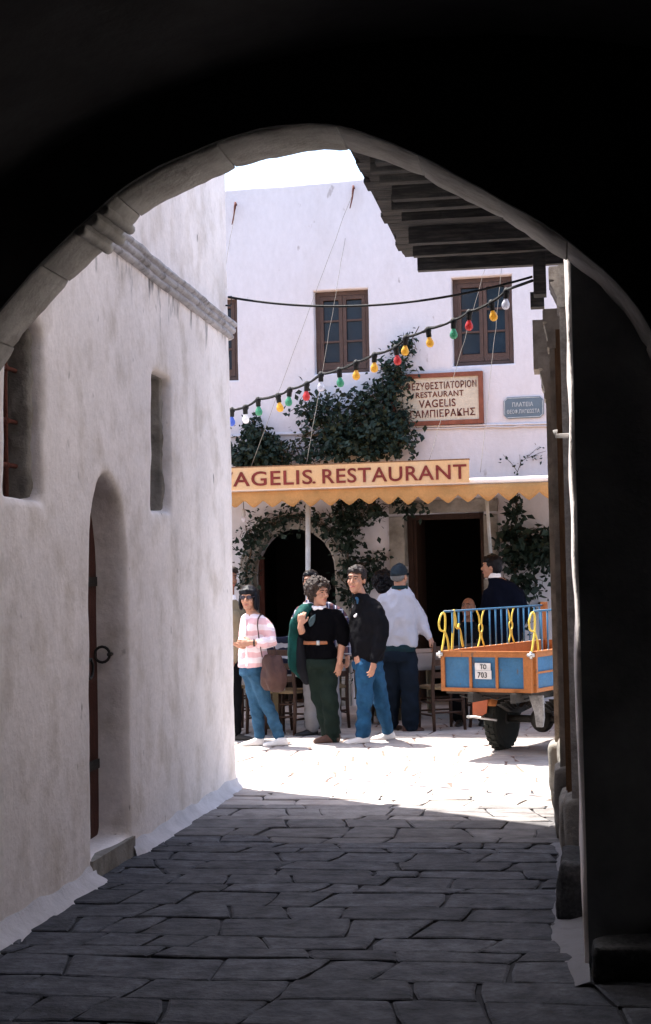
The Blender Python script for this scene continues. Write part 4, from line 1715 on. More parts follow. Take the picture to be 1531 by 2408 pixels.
# ================================================================== three-wheeled truck
cL, cR = atd(1041, 1625, 13.5), atd(1253, 1628, 13.05)
tl = V((cR.x - cL.x, cR.y - cL.y, 0))
TW = tl.length
TX = tl.normalized()
TY = V((-TX.y, TX.x, 0))
TZ0 = (cL.z + cR.z) / 2
T0 = V(((cL.x + cR.x) / 2, (cL.y + cR.y) / 2, 0))
T3 = Matrix((TX, TY, V((0, 0, 1)))).transposed()
TL = 2.2
TH_ = .335
print('truck', TW, TZ0, T0)
trk = thing('three_wheeled_truck', 'small three-wheeled truck with orange and blue load bed and scrolled iron rails', 'truck', T0)


def TP(x, y, z):
    return T0 + TX * x + TY * y + V((0, 0, z))


def tbox(m, x, y, z, sx, sy, sz):
    return m.box(TP(x, y, z), (sx, sy, sz), T3)


hw = TW / 2
zb_, zt_ = TZ0, TZ0 + TH_


def panel_wall(name, a, b, n, parent, mid=False):
    """framed board from bed point a to b with n recessed fields"""
    a, b = V(a), V(b)
    d = (b - a)
    ln = d.length
    d.normalize()
    wx = (TX * d.x + TY * d.y).normalized()
    wy = V((0, 0, 1)).cross(wx)
    M3 = Matrix((wx, wy, V((0, 0, 1)))).transposed()
    A = TP(a.x, a.y, zb_)
    m = MB()

    def bx(x0, x1, z0, z1, th=.05):
        m.box(A + wx * ((x0 + x1) / 2) + V((0, 0, (z0 + z1) / 2)), (x1 - x0, th, z1 - z0), M3)
    fr = .036
    bx(0, ln, 0, fr * .9)
    bx(0, ln, TH_ - fr, TH_)
    wide = .072 if n == 3 else fr
    xs = [fr + (ln - fr - wide) * k / n for k in range(n + 1)]
    bx(0, fr, fr * .9, TH_ - fr, .048)
    bx(ln - wide, ln, fr * .9, TH_ - fr, .048)
    for k in range(1, n):
        bx(xs[k] - .012, xs[k] + .012, fr * .9, TH_ - fr, .046)
    if mid:
        bx(fr, ln - wide, TH_ * .47, TH_ * .52, .044)
    o = m.build(name, M_ORANGE, parent)
    for k in range(n):
        m = MB()
        x0, x1 = xs[k] + (.012 if k else 0), xs[k + 1] - (.012 if k < n - 1 else 0)
        m.box(A + wx * ((x0 + x1) / 2) + V((0, 0, TH_ / 2)), (x1 - x0 + .004, .016, TH_ - 1.9 * fr + .004), M3)
        m.build('field', M_BLUE, o)
    m = MB()
    m.box(A + wx * (ln / 2) + wy * .018 + V((0, 0, TH_ / 2)), (ln - .02, .012, TH_ - .02), M3)
    m.build('inner_board', M_ORANGE, o)
    m = MB()
    m.bar(A + V((0, 0, TH_ + .008)), A + wx * ln + V((0, 0, TH_ + .008)), .05, .014)
    m.build('top_strip', M_ORANGE, o)
    return o


tail = panel_wall('tailgate', (-hw, 0), (hw, 0), 3, trk)
panel_wall('side_panel', (hw, .03), (hw, TL), 4, trk, True)
panel_wall('side_panel', (-hw, TL), (-hw, .03), 4, trk, True)
panel_wall('front_panel', (hw - .03, TL), (-hw + .03, TL), 3, trk)
m = MB()
tbox(m, 0, TL / 2, zb_ + .02, TW - .06, TL - .06, .03)
m.build('bed_floor', M_ORANGE, trk)
m = MB()
tbox(m, -hw + .01, TL + .03, zt_ + .17, .055, .055, .44)
m.build('stake', M_ORANGE, trk)
for x in (-hw, hw):
    m = MB()
    p = TP(x * 1.01, -.03, zt_ - .015)
    m.tube([p - TX * .03, p + TX * .03], .016, 8)
    m.tube([p - V((0, 0, .03)), p + V((0, 0, .03))], .011, 8)
    m.build('latch', M_STEEL, trk, True)
m = MB()
c_ = TP(-.025 * TW, -.027, zb_ + TH_ * .55)
m.box(c_ + V((0, 0, .034)), (.148, .006, .062), T3)
m.box(c_ + V((0, 0, -.036)) + TX * .004, (.155, .007, .074), T3)
pl = m.build('number_plate', M_PLATE, tail)


def tletters(body, x, z, wd, hg):
    me = txt(body, wd, hg, .003)
    p = c_ + TX * x + V((0, 0, z)) - TY * .005
    M = Matrix(((TX.x, 0, -TY.x, p.x), (TX.y, 0, -TY.y, p.y), (0, 1, 0, p.z), (0, 0, 0, 1)))
    me.transform(Matrix.Translation(-T0) @ M)
    link('lettering', me, M_INK, pl)


tletters('TO', -.022, .012, .058, .042)
tletters('703', -.048, -.062, .088, .048)


def curve_pts(cp, n=24):
    """smooth curve through 2-D control points"""
    out = []
    cp = [V(c) for c in cp]
    for i in range(len(cp) - 1):
        p0, p1, p2, p3 = cp[max(i - 1, 0)], cp[i], cp[i + 1], cp[min(i + 2, len(cp) - 1)]
        for k in range(6):
            t = k / 6
            out.append(.5 * ((2 * p1) + (p2 - p0) * t + (2 * p0 - 5 * p1 + 4 * p2 - p3) * t * t + (3 * p1 - p0 - 3 * p2 + p3) * t ** 3))
    out.append(cp[-1])
    return out


RH = .345


def rail(x, y0, y1, label):
    """iron rail standing on a side board: blue bars, top rail, yellow scrolls"""
    m = MB()
    zr = zt_ + .012
    m.tube([TP(x, y0 + .06, zr + RH), TP(x, y1, zr + RH)], .009, 8)
    rl = m.build('rail', M_RAIL, trk, True, label=label)
    L_ = y1 - y0
    orn = [.08, .36, .66]
    k = 0
    y = y0 + .22
    while y < y1 - .02:
        if all(abs(y - (y0 + q * L_)) > .075 for q in orn[1:]):
            b = MB()
            b.tube([TP(x, y, zr - .01), TP(x, y, zr + RH)], .0078, 6)
            b.build('bar', M_RAIL, rl, True)
            b = MB()
            b.ball(TP(x, y, zr), .012, nu=6, nv=4)
            b.build('bolt', M_WHITEP, rl, True)
        y += .128
    for q in orn[1:]:
        yc = y0 + q * L_
        b = MB()
        for sg in (-1, 1):
            b.tube([TP(x, yc + c.x * sg, zr + c.y) for c in curve_pts([(.085, RH), (.035, RH * .82), (.018, RH * .62)])], .0078, 6)
            b.tube([TP(x, yc + c.x * sg, zr + c.y) for c in curve_pts([(.07, 0), (.05, .03), (.018, RH * .25), (.016, RH * .38)])], .0078, 6)
        b.tube([TP(x, yc + .038 * cos(2 * pi * j / 14), zr + RH * .5 + .042 * sin(2 * pi * j / 14)) for j in range(14)],   .0078, 6, closed=True)
        b.build('scroll', M_YELLOW, rl, True)
    b = MB()
    b.tube([TP(x, y0 + c.x, zr + c.y) for c in curve_pts([(.0, 0), (.035, .08), (.075, .19), (.08, .3), (.05, RH - .01), (.0, RH - .03), (-.04, RH * .72), (-.02, RH * .55), (.05, RH * .5)])], .0095, 6)
    b.tube([TP(x, y0 + c.x, zr + c.y) for c in curve_pts([(.14, 0), (.12, .09), (.085, .15), (.06, .17)])], .009, 6)
    b.build('scroll', M_YELLOW, rl, True)
    return rl


rail(-hw, 0, TL, 'left-hand rail with large yellow scrolls')
rail(hw, 0, TL, 'right-hand rail')
# the big yellow corner scroll of the left rail
b = MB()
for cp in ([(.20, 0), (.215, .1), (.235, .22), (.25, RH + .01)], [(.25, RH + .01), (.28, RH * .8), (.285, RH * .62), (.32, RH * .55), (.35, RH * .66)], [(.33, RH * .6), (.37, RH * .45), (.40, RH * .2), (.42, .02)]):
    b.tube([TP(-hw, c.x, zt_ + .012 + c.y) for c in curve_pts(cp)], .011, 6)
b.build('corner_scroll', M_YELLOW, trk, True)
# running gear
wc = onz(1183, 1762)
WR = .29
ax0 = V((wc.x, wc.y, 0)) - T0
axx, axy = ax0.dot(TX), ax0.dot(TY)
print('wheel', axx, axy)


def wheel(x, y, R=WR, wd=.13):
    M = T3.to_4x4() @ Matrix.Rotation(pi / 2, 4, 'Y')
    M3 = M.to_3x3()
    m = MB()
    h = wd / 2
    prof = [(R * .62, -h * .8), (R * .8, -h), (R * .94, -h * .9), (R, -h * .6), (R * 1.0, h * .6), (R * .94, h * .9), (R * .8, h), (R * .62, h * .8)]
    m.lathe(TP(x, y, R), prof, 32, M3)
    for k in range(28):
        a = 2 * pi * k / 28
        for sg in (-1, 1):
            c = V((cos(a + sg * .05), sin(a + sg * .05), 0)) * R * 1.0
            q = Matrix.Rotation(a, 3, 'Z')
            m.box(TP(x, y, R) + M3 @ (c + V((0, 0, sg * h * .38))), (.022, .030, h * .62), M3 @ q)
    w_ = m.build('wheel', M_TYRE, trk)
    m = MB()
    m.lathe(TP(x, y, R), [(R * .64, -h * .55), (R * .58, -h * .3), (R * .25, -.01), (.06, .035), (.05, .06), (.0, .062)], 20, M3)
    m.lathe(TP(x, y, R), [(.0, -.062), (.05, -.06), (.06, -.035), (R * .25, -.012), (R * .58, h * .3), (R * .64, h * .55)], 20, M3)
    m.build('rim', M_GREASE, w_, True)
    return w_


wheel(axx, axy)
wheel(axx + .74, axy)
m = MB()
m.tube([TP(axx, axy, WR), TP(axx + .74, axy, WR)], .035, 10)
m.build('axle', M_GREASE, trk, True)
dc = TP(axx + .40, axy, WR)
m = MB()
m.ball(dc, (.11, .12, .12), T3)
m.tube([dc, dc + TY * .3], [.06, .03], 10)
me = remesh(m, .012, 2)
me.transform(Matrix.Translation(-T0))
link('differential', me, M_GREASE, trk, True)
for x in (axx + .17, axx + .57):
    m = MB()
    for k in range(4):
        L_ = .42 - k * .08
        m.rings([[TP(x + sx * .025, axy + t * L_, WR + .055 + k * .012 + .10 * t * t + sz) for sx, sz in ((-1, 0), (1, 0), (1, .009), (-1, .009))] for t in (-1, -.5, 0, .5, 1)])
    m.build('leaf_spring', M_GREASE, trk)
    m = MB()
    tbox(m, x, TL * .5 + .2, zb_ - .045, .05, TL + .6, .08)
    m.build('chassis_beam', M_GREASE, trk)
for y in (.05, .5, 1.0, 1.5):
    m = MB()
    tbox(m, 0, y, zb_ - .012, TW - .05, .05, .024)
    m.build('cross_beam', M_GREASE, trk)
# orange mudguard and the pale bracket beside the wheel
m = MB()
rs = []
for k in range(9):
    a = pi * (.15 + .55 * k / 8)
    r = WR + .045
    rs.append([TP(axx + sx, axy - r * cos(a) * -1 * -1, WR + r * sin(a) + dz) for sx, dz in ((-.08, -.02), (-.09, 0), (.09, 0), (.08, -.02))])
m.rings(rs)
m.build('mudguard', M_ORANGE, trk, True)
m = MB()
fx0, fx1 = axx - .15, axx - .01
m.prism([TP(fx0, axy - .30, zb_ - .05), TP(fx1 + .02, axy - .30, zb_ - .05), TP(fx1, axy - .31, zb_ - .24), TP(fx1 - .05, axy - .31, zb_ - .27), TP(fx0, axy - .31, zb_ - .26)], TY * .012)
m.build('mudflap', mat('worn red orange paint', (.33, .075, .02), .5, .2, 9, .2, 30, spec=.4), trk)
m = MB()
m.tube([TP(fx0 - .05, axy - .32, zb_ - .28), TP(fx0 + .02, axy - .33, zb_ - .275), TP(axx + .1, axy - .33, zb_ - .30)], .012, 6)
m.build('stay', M_STEEL, trk, True)
bx_ = (atd(1270, 1640, 13.2) - T0)
bxx = bx_.dot(TX)
m = MB()
m.prism([TP(bxx - .075, .10, zb_ - .03), TP(bxx + .055, .10, zb_ - .03), TP(bxx + .05, .12, zb_ - .22), TP(bxx + .035, .12, zb_ - .30), TP(bxx - .02, .12, zb_ - .30), TP(bxx - .03, .11, zb_ - .18)], TY * .03)
m.build('bracket', M_POLE2, trk)
m = MB()
m.tube([TP(-.30 + .06 * k, .08, zb_ - .04 - .03 * sin(k * .8) ** 2) for k in range(12)], .007, 6)
m.build('wire', M_BLACK, trk, True)
# the front of the truck
m = MB()
tbox(m, 0, TL + .32, .58, .5, .5, .24)
m.build('seat_box', M_ORANGE, trk)
m = MB()
tbox(m, 0, TL + .30, .74, .46, .42, .09)
m.build('seat', M_BLACK, trk)
wheel(0, TL + 1.05, .27, .11)
m = MB()
for x in (-.09, .09):
    m.tube([TP(x, TL + 1.05, .27), TP(x, TL + .8, .95)], .022, 8)
m.tube([TP(-.12, TL + .79, .93), TP(.12, TL + .79, .93)], .03, 8)
m.tube([TP(-.36, TL + .55, 1.06), TP(-.2, TL + .74, 1.04), TP(.2, TL + .74, 1.04), TP(.36, TL + .55, 1.06)], .014, 8)
m.build('front_fork', M_GREASE, trk, True)
m = MB()
m.lathe(TP(0, TL + .88, .86), [(.0, -.08), (.06, -.06), (.085, 0), (.085, .03)], 14, T3 @ Matrix.Rotation(-pi / 2, 3, 'X'))
m.build('headlight', M_STEEL, trk, True)

# ================================================================== taverna chairs and tables
def rail_bar(m, a, b, r):
    m.tube([a, V(a).lerp(V(b), .5), b], [r * .85, r, r * .85], 7)


def make_chair(label):
    t = thing('taverna_chair', label, 'chair', group='taverna chairs in front of the restaurant')
    for sx in (-1, 1):
        m = MB()
        m.tube([(sx * .185, -.17, 0), (sx * .18, -.165, .25), (sx * .18, -.165, .46)], [.017, .021, .020], 8)
        m.build('leg', M_CHAIR, t, True)
        m = MB()
        m.tube([(sx * .175, .20, 0), (sx * .17, .17, .25), (sx * .17, .165, .46), (sx * .17, .20, .70), (sx * .17, .245, .92)], [.017, .021, .021, .019, .015], 8)
        m.build('back_post', M_CHAIR, t, True)
    for z, y in ((.58, .185), (.71, .205), (.85, .232)):
        m = MB()
        m.rings([[V((x, y + .02 * (1 - (x / .17) ** 2) + sy, z + sz)) for sy, sz in ((-.008, -.03), (.008, -.03), (.008, .03), (-.008, .03))] for x in (-.17, -.09, 0, .09, .17)])
        m.build('back_rail', M_CHAIR, t)
    for z in (.16, .29):
        for sx in (-1, 1):
            m = MB()
            rail_bar(m, (sx * .18, -.165, z), (sx * .172, .18, z), .011)
            m.build('stretcher', M_CHAIR, t, True)
        for y in (-.165, .18):
            m = MB()
            rail_bar(m, (-.178, y, z + .03), (.178, y, z + .03), .011)
            m.build('stretcher', M_CHAIR, t, True)
    m = MB()
    rs = []
    for k in range(9):
        f = k / 8
        y = -.185 + .365 * f
        hwid = .20 - .015 * f
        rs.append([V((x * hwid, y, .452 + .018 * (1 - abs(x)) * (1 - abs(2 * f - 1)) * -1 + dz + .004 * (k % 2))) for x, dz in ((-1, .0), (-.5, .012), (0, .008), (.5, .012), (1, 0), (1, -.022), (0, -.026), (-1, -.022))])
    m.rings(rs)
    m.build('seat', M_RUSH, t, True)
    return t


def copy_tree(o, parent=None):
    c = o.copy()
    COL.objects.link(c)
    if parent:
        c.parent = parent
    for ch in list(o.children):
        copy_tree(ch, c)
    return c


def gpos(px, D):
    p = O + CR * ((px - PCX) / FPX * D) + CF * D
    return V((p.x, p.y, 0))


chair0 = make_chair('taverna chair whose back the man in the pale grey jacket holds')
spots = [(1028, 16.15, 200, None), (672, 16.0, 150, 'taverna chair with rush seat between the pink and the black sweater'),
         (588, 16.9, 20, 'taverna chair half hidden behind the woman in pink'), (1103, 16.95, -30, 'taverna chair with the seated man behind the truck rails'),
         (760, 16.6, 200, 'taverna chair behind the woman in black'), (625, 16.15, -20, 'dark taverna chair beside the striped table'),
         (905, 17.2, 90, 'taverna chair behind the two men'), (1150, 16.3, 60, 'taverna chair behind the truck wheel')]
for i, (px_, D, rz, lb) in enumerate(spots):
    o = chair0 if i == 0 else copy_tree(chair0)
    o.location = gpos(px_, D)
    o.rotation_euler = (0, 0, RD(rz) + YAW)
    if lb:
        o['label'] = lb
    o['category'] = 'chair'


def make_table(label):
    t = thing('taverna_table', label, 'table', group='taverna tables under the awning')
    m = MB()
    m.box((0, 0, .735), (.78, .78, .03))
    m.build('table_top', M_TABLEW, t)
    m = MB()
    for s_ in (-1, 1):
        m.box((0, s_ * .33, .68), (.62, .025, .08))
        m.box((s_ * .33, 0, .68), (.025, .62, .08))
    m.build('apron', M_TABLEW, t)
    for sx in (-1, 1):
        for sy in (-1, 1):
            m = MB()
            m.rings([[V((sx * .34 + a * h_, sy * .34 + b * h_, z)) for a, b in ((-1, -1), (1, -1), (1, 1), (-1, 1))] for z, h_ in ((0, .022), (.5, .03), (.72, .03))])
            m.build('leg', M_TABLEW, t)
    return t


def cloth(name, label, loc, rz, mt, drop=.2, size=.80):
    n = 22
    vs, fs = [], []
    h = size / 2
    D_ = h + drop
    for i in range(n + 1):
        for j in range(n + 1):
            a, b = (2 * i / n - 1) * D_, (2 * j / n - 1) * D_
            x, y = max(-h, min(h, a)), max(-h, min(h, b))
            ex, ey = abs(a) - h, abs(b) - h
            dz = max(0, ex, ey) if min(ex, ey) <= 0 else math.hypot(max(ex, 0), max(ey, 0)) * .95
            out_ = .02 + .03 * (noise.noise(V((a * 6, b * 6, loc[0]))) + .4) if dz > 0 else 0
            k = min(1, dz / .1)
            x += (out_ * k * (1 if a > 0 else -1)) if ex > 0 else 0
            y += (out_ * k * (1 if b > 0 else -1)) if ey > 0 else 0
            vs.append((x, y, -dz + .003 * noise.noise(V((a * 5, b * 5, 2)))))
    for i in range(n):
        for j in range(n):
            a = i * (n + 1) + j
            fs.append((a, a + 1, a + n + 2, a + n + 1))
    m = MB()
    m.add(vs, fs)
    o = m.build(name, mt, None, True, world=False)
    o.location = loc
    o.rotation_euler = (0, 0, rz)
    k = o.modifiers.new('thick', 'SOLIDIFY')
    k.thickness = .003
    return tag(o, label, 'tablecloth')


tab0 = make_table('olive wooden table under the striped cloth at the left wall corner')
for i, (px_, D, rz, lb, cl) in enumerate(((556, 16.15, 8, None, 1), (700, 17.2, 15, 'dark wooden table behind the woman in the black sweater', 2), (1135, 17.3, -8, 'wooden table behind the truck load bed', 0),
                                          (965, 17.6, 20, 'wooden table in the shade beside the open door', 2))):
    o = tab0 if i == 0 else copy_tree(tab0)
    o.location = gpos(px_, D)
    o.rotation_euler = (0, 0, RD(rz) + YAW)
    if lb:
        o['label'] = lb
    p = gpos(px_, D)
    if cl == 1:
        cloth('tablecloth', 'grey white undercloth hanging from the table at the left wall corner', (p.x, p.y, .756), RD(rz) + YAW, M_CLOTH, .22)
        cloth('tablecloth', 'red and white striped cloth on the table at the left wall corner', (p.x, p.y, .762), RD(rz) + YAW, M_CHECK, .10, .82)
    elif cl == 2:
        cloth('tablecloth', 'white cloth on the table behind the woman in black' if i == 1 else 'white cloth on the table beside the open door', (p.x, p.y, .756), RD(rz) + YAW, M_CLOTH, .2)

# ================================================================== people
class Fig:
    def __init__(s, label, off, zx0, zy0, skin=None, D=None):
        s.off = off
        if D is None:
            p = onz(*s.px(zx0, zy0))
            s.D = (p - O).dot(CF)
        else:
            s.D = D
            p = atd(*s.px(zx0, zy0), D)
        s.base = V((p.x, p.y, 0))
        s.t = thing('person', label, 'person', s.base, YAW)
        s.skin = skin or M_SKIN
        s.body = MB()
        s.todo = []

    def px(s, zx, zy):
        return (s.off + zx / 2.187) / 1.6329, (2100 + zy / 2.187) / 1.6329

    def J(s, zx, zy, y=0.0):
        q = atd(*s.px(zx, zy), s.D) - s.base
        return V((q.dot(CR), q.dot(CF) + y, q.z))

    def add(s, name, mb, mt, voxel=.012, it=3, disp=None, parent=None, label=None):
        me = remesh(mb, voxel, it, disp)
        return link(name, me, mt, parent or s.t, True, label=label)

    def raw(s, name, mb, mt, parent=None, smooth=True):
        return mb.build(name, mt, parent or s.t, smooth, world=False)

    def chain(s, mb, pts, radii, seg=12):
        mb.tube([s.J(*p) if not isinstance(p, Vector) else p for p in pts], radii, seg, round_ends=True)

    def torso(s, mb, rings, yaw, k=1.0, add=0.0, n=18):
        ca, sa = cos(RD(yaw)), sin(RD(yaw))
        rs = []
        for r in rings:
            c = s.J(*r[:2]) if not isinstance(r[0], Vector) else r[0]
            hw_, hd_ = (r[2], r[3]) if not isinstance(r[0], Vector) else (r[1], r[2])
            hw_, hd_ = hw_ * k + add, hd_ * k + add
            ring = []
            for j in range(n):
                a = 2 * pi * j / n
                x = hw_ * math.copysign(abs(cos(a)) ** .85, cos(a))
                y = hd_ * math.copysign(abs(sin(a)) ** .85, sin(a))
                ring.append(c + V((x * ca - y * sa, x * sa + y * ca, 0)))
            rs.append(ring)
        mb.rings(rs)

    def head(s, c, yaw, tilt=0, hs=1.0, roll=0):
        s.hc = c if isinstance(c, Vector) else s.J(*c)
        s.hs = hs
        s.HM = Matrix.Rotation(RD(yaw), 3, 'Z') @ Matrix.Rotation(RD(tilt), 3, 'X') @ Matrix.Rotation(RD(roll), 3, 'Y')
        b = s.body

        def el(c, r):
            b.ball(s.H(c), tuple(q * hs for q in r), s.HM, 16, 12)
        el((0, .015, .028), (.074, .093, .094))
        el((0, -.022, -.03), (.062, .068, .078))
        el((0, -.04, -.075), (.044, .048, .042))
        el((0, -.072, -.100), (.021, .019, .018))
        el((0, -.072, .038), (.052, .022, .020))
        for q in (-1, 1):
            el((q * .036, -.066, -.022), (.023, .022, .024))
            el((q * .074, .012, -.006), (.010, .021, .031))
            el((q * .028, -.078, .012), (.016, .010, .010))
        b.tube([s.H((0, -.085, .022)), s.H((0, -.104, -.006)), s.H((0, -.112, -.022))], [.008 * hs, .011 * hs, .013 * hs], 8, round_ends=True)
        for q in (-1, 1):
            el((q * .011, -.098, -.027), (.009, .012, .008))
        el((0, -.087, -.054), (.022, .010, .007))
        el((0, -.083, -.066), (.020, .010, .008))

    def H(s, c):
        return s.hc + s.HM @ (V(c) * s.hs)

    def face(s, brow=None, smile=True):
        for q in (-1, 1):
            m = MB()
            m.ball(s.H((q * .029, -.0855, .012)), (.011 * s.hs, .006 * s.hs, .0055 * s.hs), s.HM, 10, 6)
            s.raw('eye', m, M_EYE)
            m = MB()
            m.tube([s.H((q * .012, -.0945, .031)), s.H((q * .03, -.0925, .036)), s.H((q * .048, -.078, .030))], .0042 * s.hs, 6, round_ends=True)
            s.raw('eyebrow', m, brow or M_HAIRBR)
        m = MB()
        w_ = .025 if smile else .020
        dz = .004 if smile else 0
        m.tube([s.H((-w_, -.083, -.058 + dz)), s.H((-.01, -.0965, -.060)), s.H((.01, -.0965, -.060)), s.H((w_, -.083, -.058 + dz))], [.003 * s.hs, .006 * s.hs, .006 * s.hs, .003 * s.hs], 8, round_ends=True)
        s.raw('lips', m, M_LIPS)

    def hair(s, kind, mt):
        m = MB()
        rnd = random.Random(hash(kind) % 99 if False else len(kind))

        def el(c, r):
            m.ball(s.H(c), tuple(q * s.hs for q in r), s.HM, 16, 10)
        amp, fr, vox = .006, 40, .008
        if kind == 'short':
            el((0, .032, .050), (.083, .090, .086))
            el((0, .055, .0), (.076, .062, .085))
            for q in (-1, 1):
                el((q * .066, .018, .035), (.021, .055, .045))
                el((q * .072, -.012, .030), (.010, .016, .036))
            for k in range(9):
                x = -.055 + .11 * k / 8
                zt = .112 - abs(x) * .55
                m.tube([s.H((x, -.02, zt + .012)), s.H((x * 1.1 + .006, -.068 + abs(x) * .2, zt - .012 + rnd.uniform(-.004, .006))), s.H((x * 1.15 + .010, -.086 + abs(x) * .5, .074 - abs(x) * .2 + rnd.uniform(-.010, .008)))], [.017 * s.hs, .016 * s.hs, .008 * s.hs], 8, round_ends=True)
        elif kind == 'bob':
            el((0, .022, .045), (.093, .104, .096))
            el((0, .06, -.03), (.092, .062, .100))
            for q in (-1, 1):
                el((q * .082, .012, -.03), (.022, .062, .092))
                el((q * .078, -.03, -.05), (.016, .030, .066))
            for k in range(11):
                x = -.07 + .14 * k / 10
                m.tube([s.H((x * .8, -.035, .112 - abs(x) * .4)), s.H((x, -.082 + abs(x) * .3, .082 - abs(x) * .1)), s.H((x * 1.03, -.098 + abs(x) * .45, .046))], [.016 * s.hs, .015 * s.hs, .009 * s.hs], 8, round_ends=True)
            amp, fr = .0035, 45
        elif kind == 'curly':
            for k in range(430):
                a, z = rnd.uniform(0, 2 * pi), rnd.uniform(-.75, 1)
                q = math.sqrt(1 - z * z)
                rr_ = rnd.uniform(.94, 1.09)
                p = V((.116 * rr_ * q * cos(a), .03 + .116 * rr_ * q * sin(a), .052 + .104 * rr_ * z))
                if p.y < -.028 and p.z < .072:
                    continue
                el(p, (rnd.uniform(.010, .019),) * 3)
            el((0, .03, .045), (.098, .10, .095))
            el((0, .07, -.03), (.085, .06, .07))
            amp, fr, vox = .008, 55, .006
        elif kind == 'fringe':
            el((0, .045, .01), (.079, .075, .066))
        me = remesh(m, vox, 1, lambda p: amp * noise.noise(p * fr) + amp * .6 * noise.noise(p * fr * 2.3))
        return link('hair', me, mt, s.t, True)

    def hand(s, w_, d, n, side=1, curl=.5, sc=1.0):
        b = s.body
        d = V(d).normalized()
        n = V(n)
        n = (n - d * n.dot(d)).normalized()
        t = d.cross(n) * side
        M = Matrix((t, d, n)).transposed()
        b.ball(w_ + d * .048 * sc, (.040 * sc, .056 * sc, .017 * sc), M, 12, 8)
        b.ball(w_ + d * .072 * sc, (.041 * sc, .028 * sc, .014 * sc), M, 12, 8)
        b.tube([w_ - d * .04, w_ + d * .03 * sc], [.027 * sc, .026 * sc], 10, round_ends=True)
        for i, L_ in enumerate((.066, .076, .071, .055)):
            x = -.030 + .021 * i
            p = w_ + d * (.088 - .010 * abs(i - 1.2) / 1.5) * sc + t * x * sc
            dirv = (d + t * (x * 1.6)).normalized()
            pts = [p - dirv * .02]
            a = curl * (.35 + .12 * i)
            ang = a
            for k, f in enumerate((.45, .32, .23)):
                v = dirv * cos(ang) + n * sin(ang)
                p = p + v * L_ * f * sc
                pts.append(p)
                ang += a * 1.3
            b.tube(pts, [.0092 * sc, .0090 * sc, .0084 * sc, .0074 * sc], 8, round_ends=True)
        p = w_ + d * .022 * sc - t * .030 * sc
        v1 = (d * .72 - t * .62 + n * .25).normalized()
        v2 = (d * .9 - t * .15 + n * .35).normalized()
        b.tube([p, p + v1 * .038 * sc, p + v1 * .04 * sc + v2 * .030 * sc], [.014 * sc, .0115 * sc, .009 * sc], 8, round_ends=True)

    def finish(s, voxel=.0062):
        o = s.add('body', s.body, s.skin, voxel, 2)
        return o

    def shoe(s, heel, toe, y, mt, yt=0, w_=.044, z0=0.0, high=.075):
        a = s.J(heel, 0)
        b_ = s.J(toe, 0)
        # measured across the view at the height of the ground
        r = 1500
        a = s.J(heel, s.zy)
        b_ = s.J(toe, s.zy)
        a, b_ = V((a.x, y, z0)), V((b_.x, y + yt, z0))
        d = (b_ - a)
        L_ = d.length
        d.normalize()
        t = V((-d.y, d.x, 0))
        m = MB()
        rs = []
        for f, wd, h in ((0, .55, .6), (.04, .8, .95), (.2, .88, 1.0), (.36, .86, .98), (.5, .9, .78), (.66, 1.05, .62), (.82, 1.05, .52), (.94, .8, .42), (1, .45, .3)):
            c = a + d * (L_ * f)
            hh = high * h
            rs.append([c + t * (w_ * wd * x) + V((0, 0, hh * z + .002)) for x, z in ((-.9, 0), (-1.04, .12), (-1.0, .4), (-.72, .82), (-.25, 1), (.25, 1), (.72, .82), (1.0, .4), (1.04, .12), (.9, 0))])
        m.rings(rs)
        me = remesh(m, .007, 3)
        o = link('shoe', me, mt, s.t, True)
        return o


def ridge(q):
    return 1 - 2 * abs(noise.noise(q))


def folds(a=.008, f=9, b=.004):
    return lambda p: a * noise.noise(V((p.x * f, p.y * f, p.z * f * .7))) + b * noise.noise(p * f * 2.6) + a * .55 * (ridge(V((p.x * 7 + p.z * 5, p.y * 7, p.z * 6 - p.x * 3))) - .5) - .001


def wrinkles(a=.007, f=16):
    """short cross folds as sleeves and trouser legs make"""
    return lambda p: a * noise.noise(V((p.x * 5, p.y * 5, p.z * f))) + a * .6 * noise.noise(p * 13) + a * .9 * (ridge(V((p.x * 6 + 3, p.y * 6, p.z * f * .8 + p.x * 7))) - .5)


# ---- woman in pink
f = Fig('woman with black bob and sunglasses in a pink and white striped sweater and blue jeans', 860, 300, 1665)
f.zy = 1665
rg = [(238, 1015, .160, .122), (238, 930, .165, .130), (240, 840, .155, .125), (245, 740, .155, .122), (252, 660, .160, .118), (258, 605, .150, .10), (250, 565, .095, .075), (238, 545, .058, .058)]
ar = [(330, 632, -.06), (372, 705, -.09), (404, 795, -.13), (330, 800, -.20), (255, 795, -.23)]
al = [(190, 612, .09), (175, 720, .07), (172, 800, .02), (150, 825, -.08), (132, 815, -.14)]
f.torso(f.body, rg, -55, .84)
f.body.tube([f.J(236, 575, .01), f.J(218, 500, 0)], [.052, .050], 12, round_ends=True)
f.chain(f.body, ar, [.042, .042, .040, .034, .027])
f.chain(f.body, al, [.042, .042, .040, .034, .027])
lA = [(222, 1050, .05), (262, 1300, .04), (302, 1590, .03)]
lB = [(272, 1050, -.04), (352, 1290, -.04), (466, 1580, -.02)]
f.chain(f.body, lA, [.075, .05, .04])
f.chain(f.body, lB, [.075, .05, .04])
f.hand(f.J(240, 795, -.235), (-1, -.05, .03), (0, .9, -.3), 1, .55, .95)
f.hand(f.J(140, 822, -.14), (-.75, -.35, .25), (.25, .1, .6), -1, .75, .95)
f.head((207, 432, -.01), -14, 0, .97)
f.finish()
m = MB()
m.tube([f.H((-.022, -.084, -.060)), f.H((0, -.0965, -.064)), f.H((.022, -.084, -.060))], [.003, .007, .003], 8, round_ends=True)
f.raw('lips', m, M_LIPS)
f.hair('bob', M_HAIRB)
m = MB()
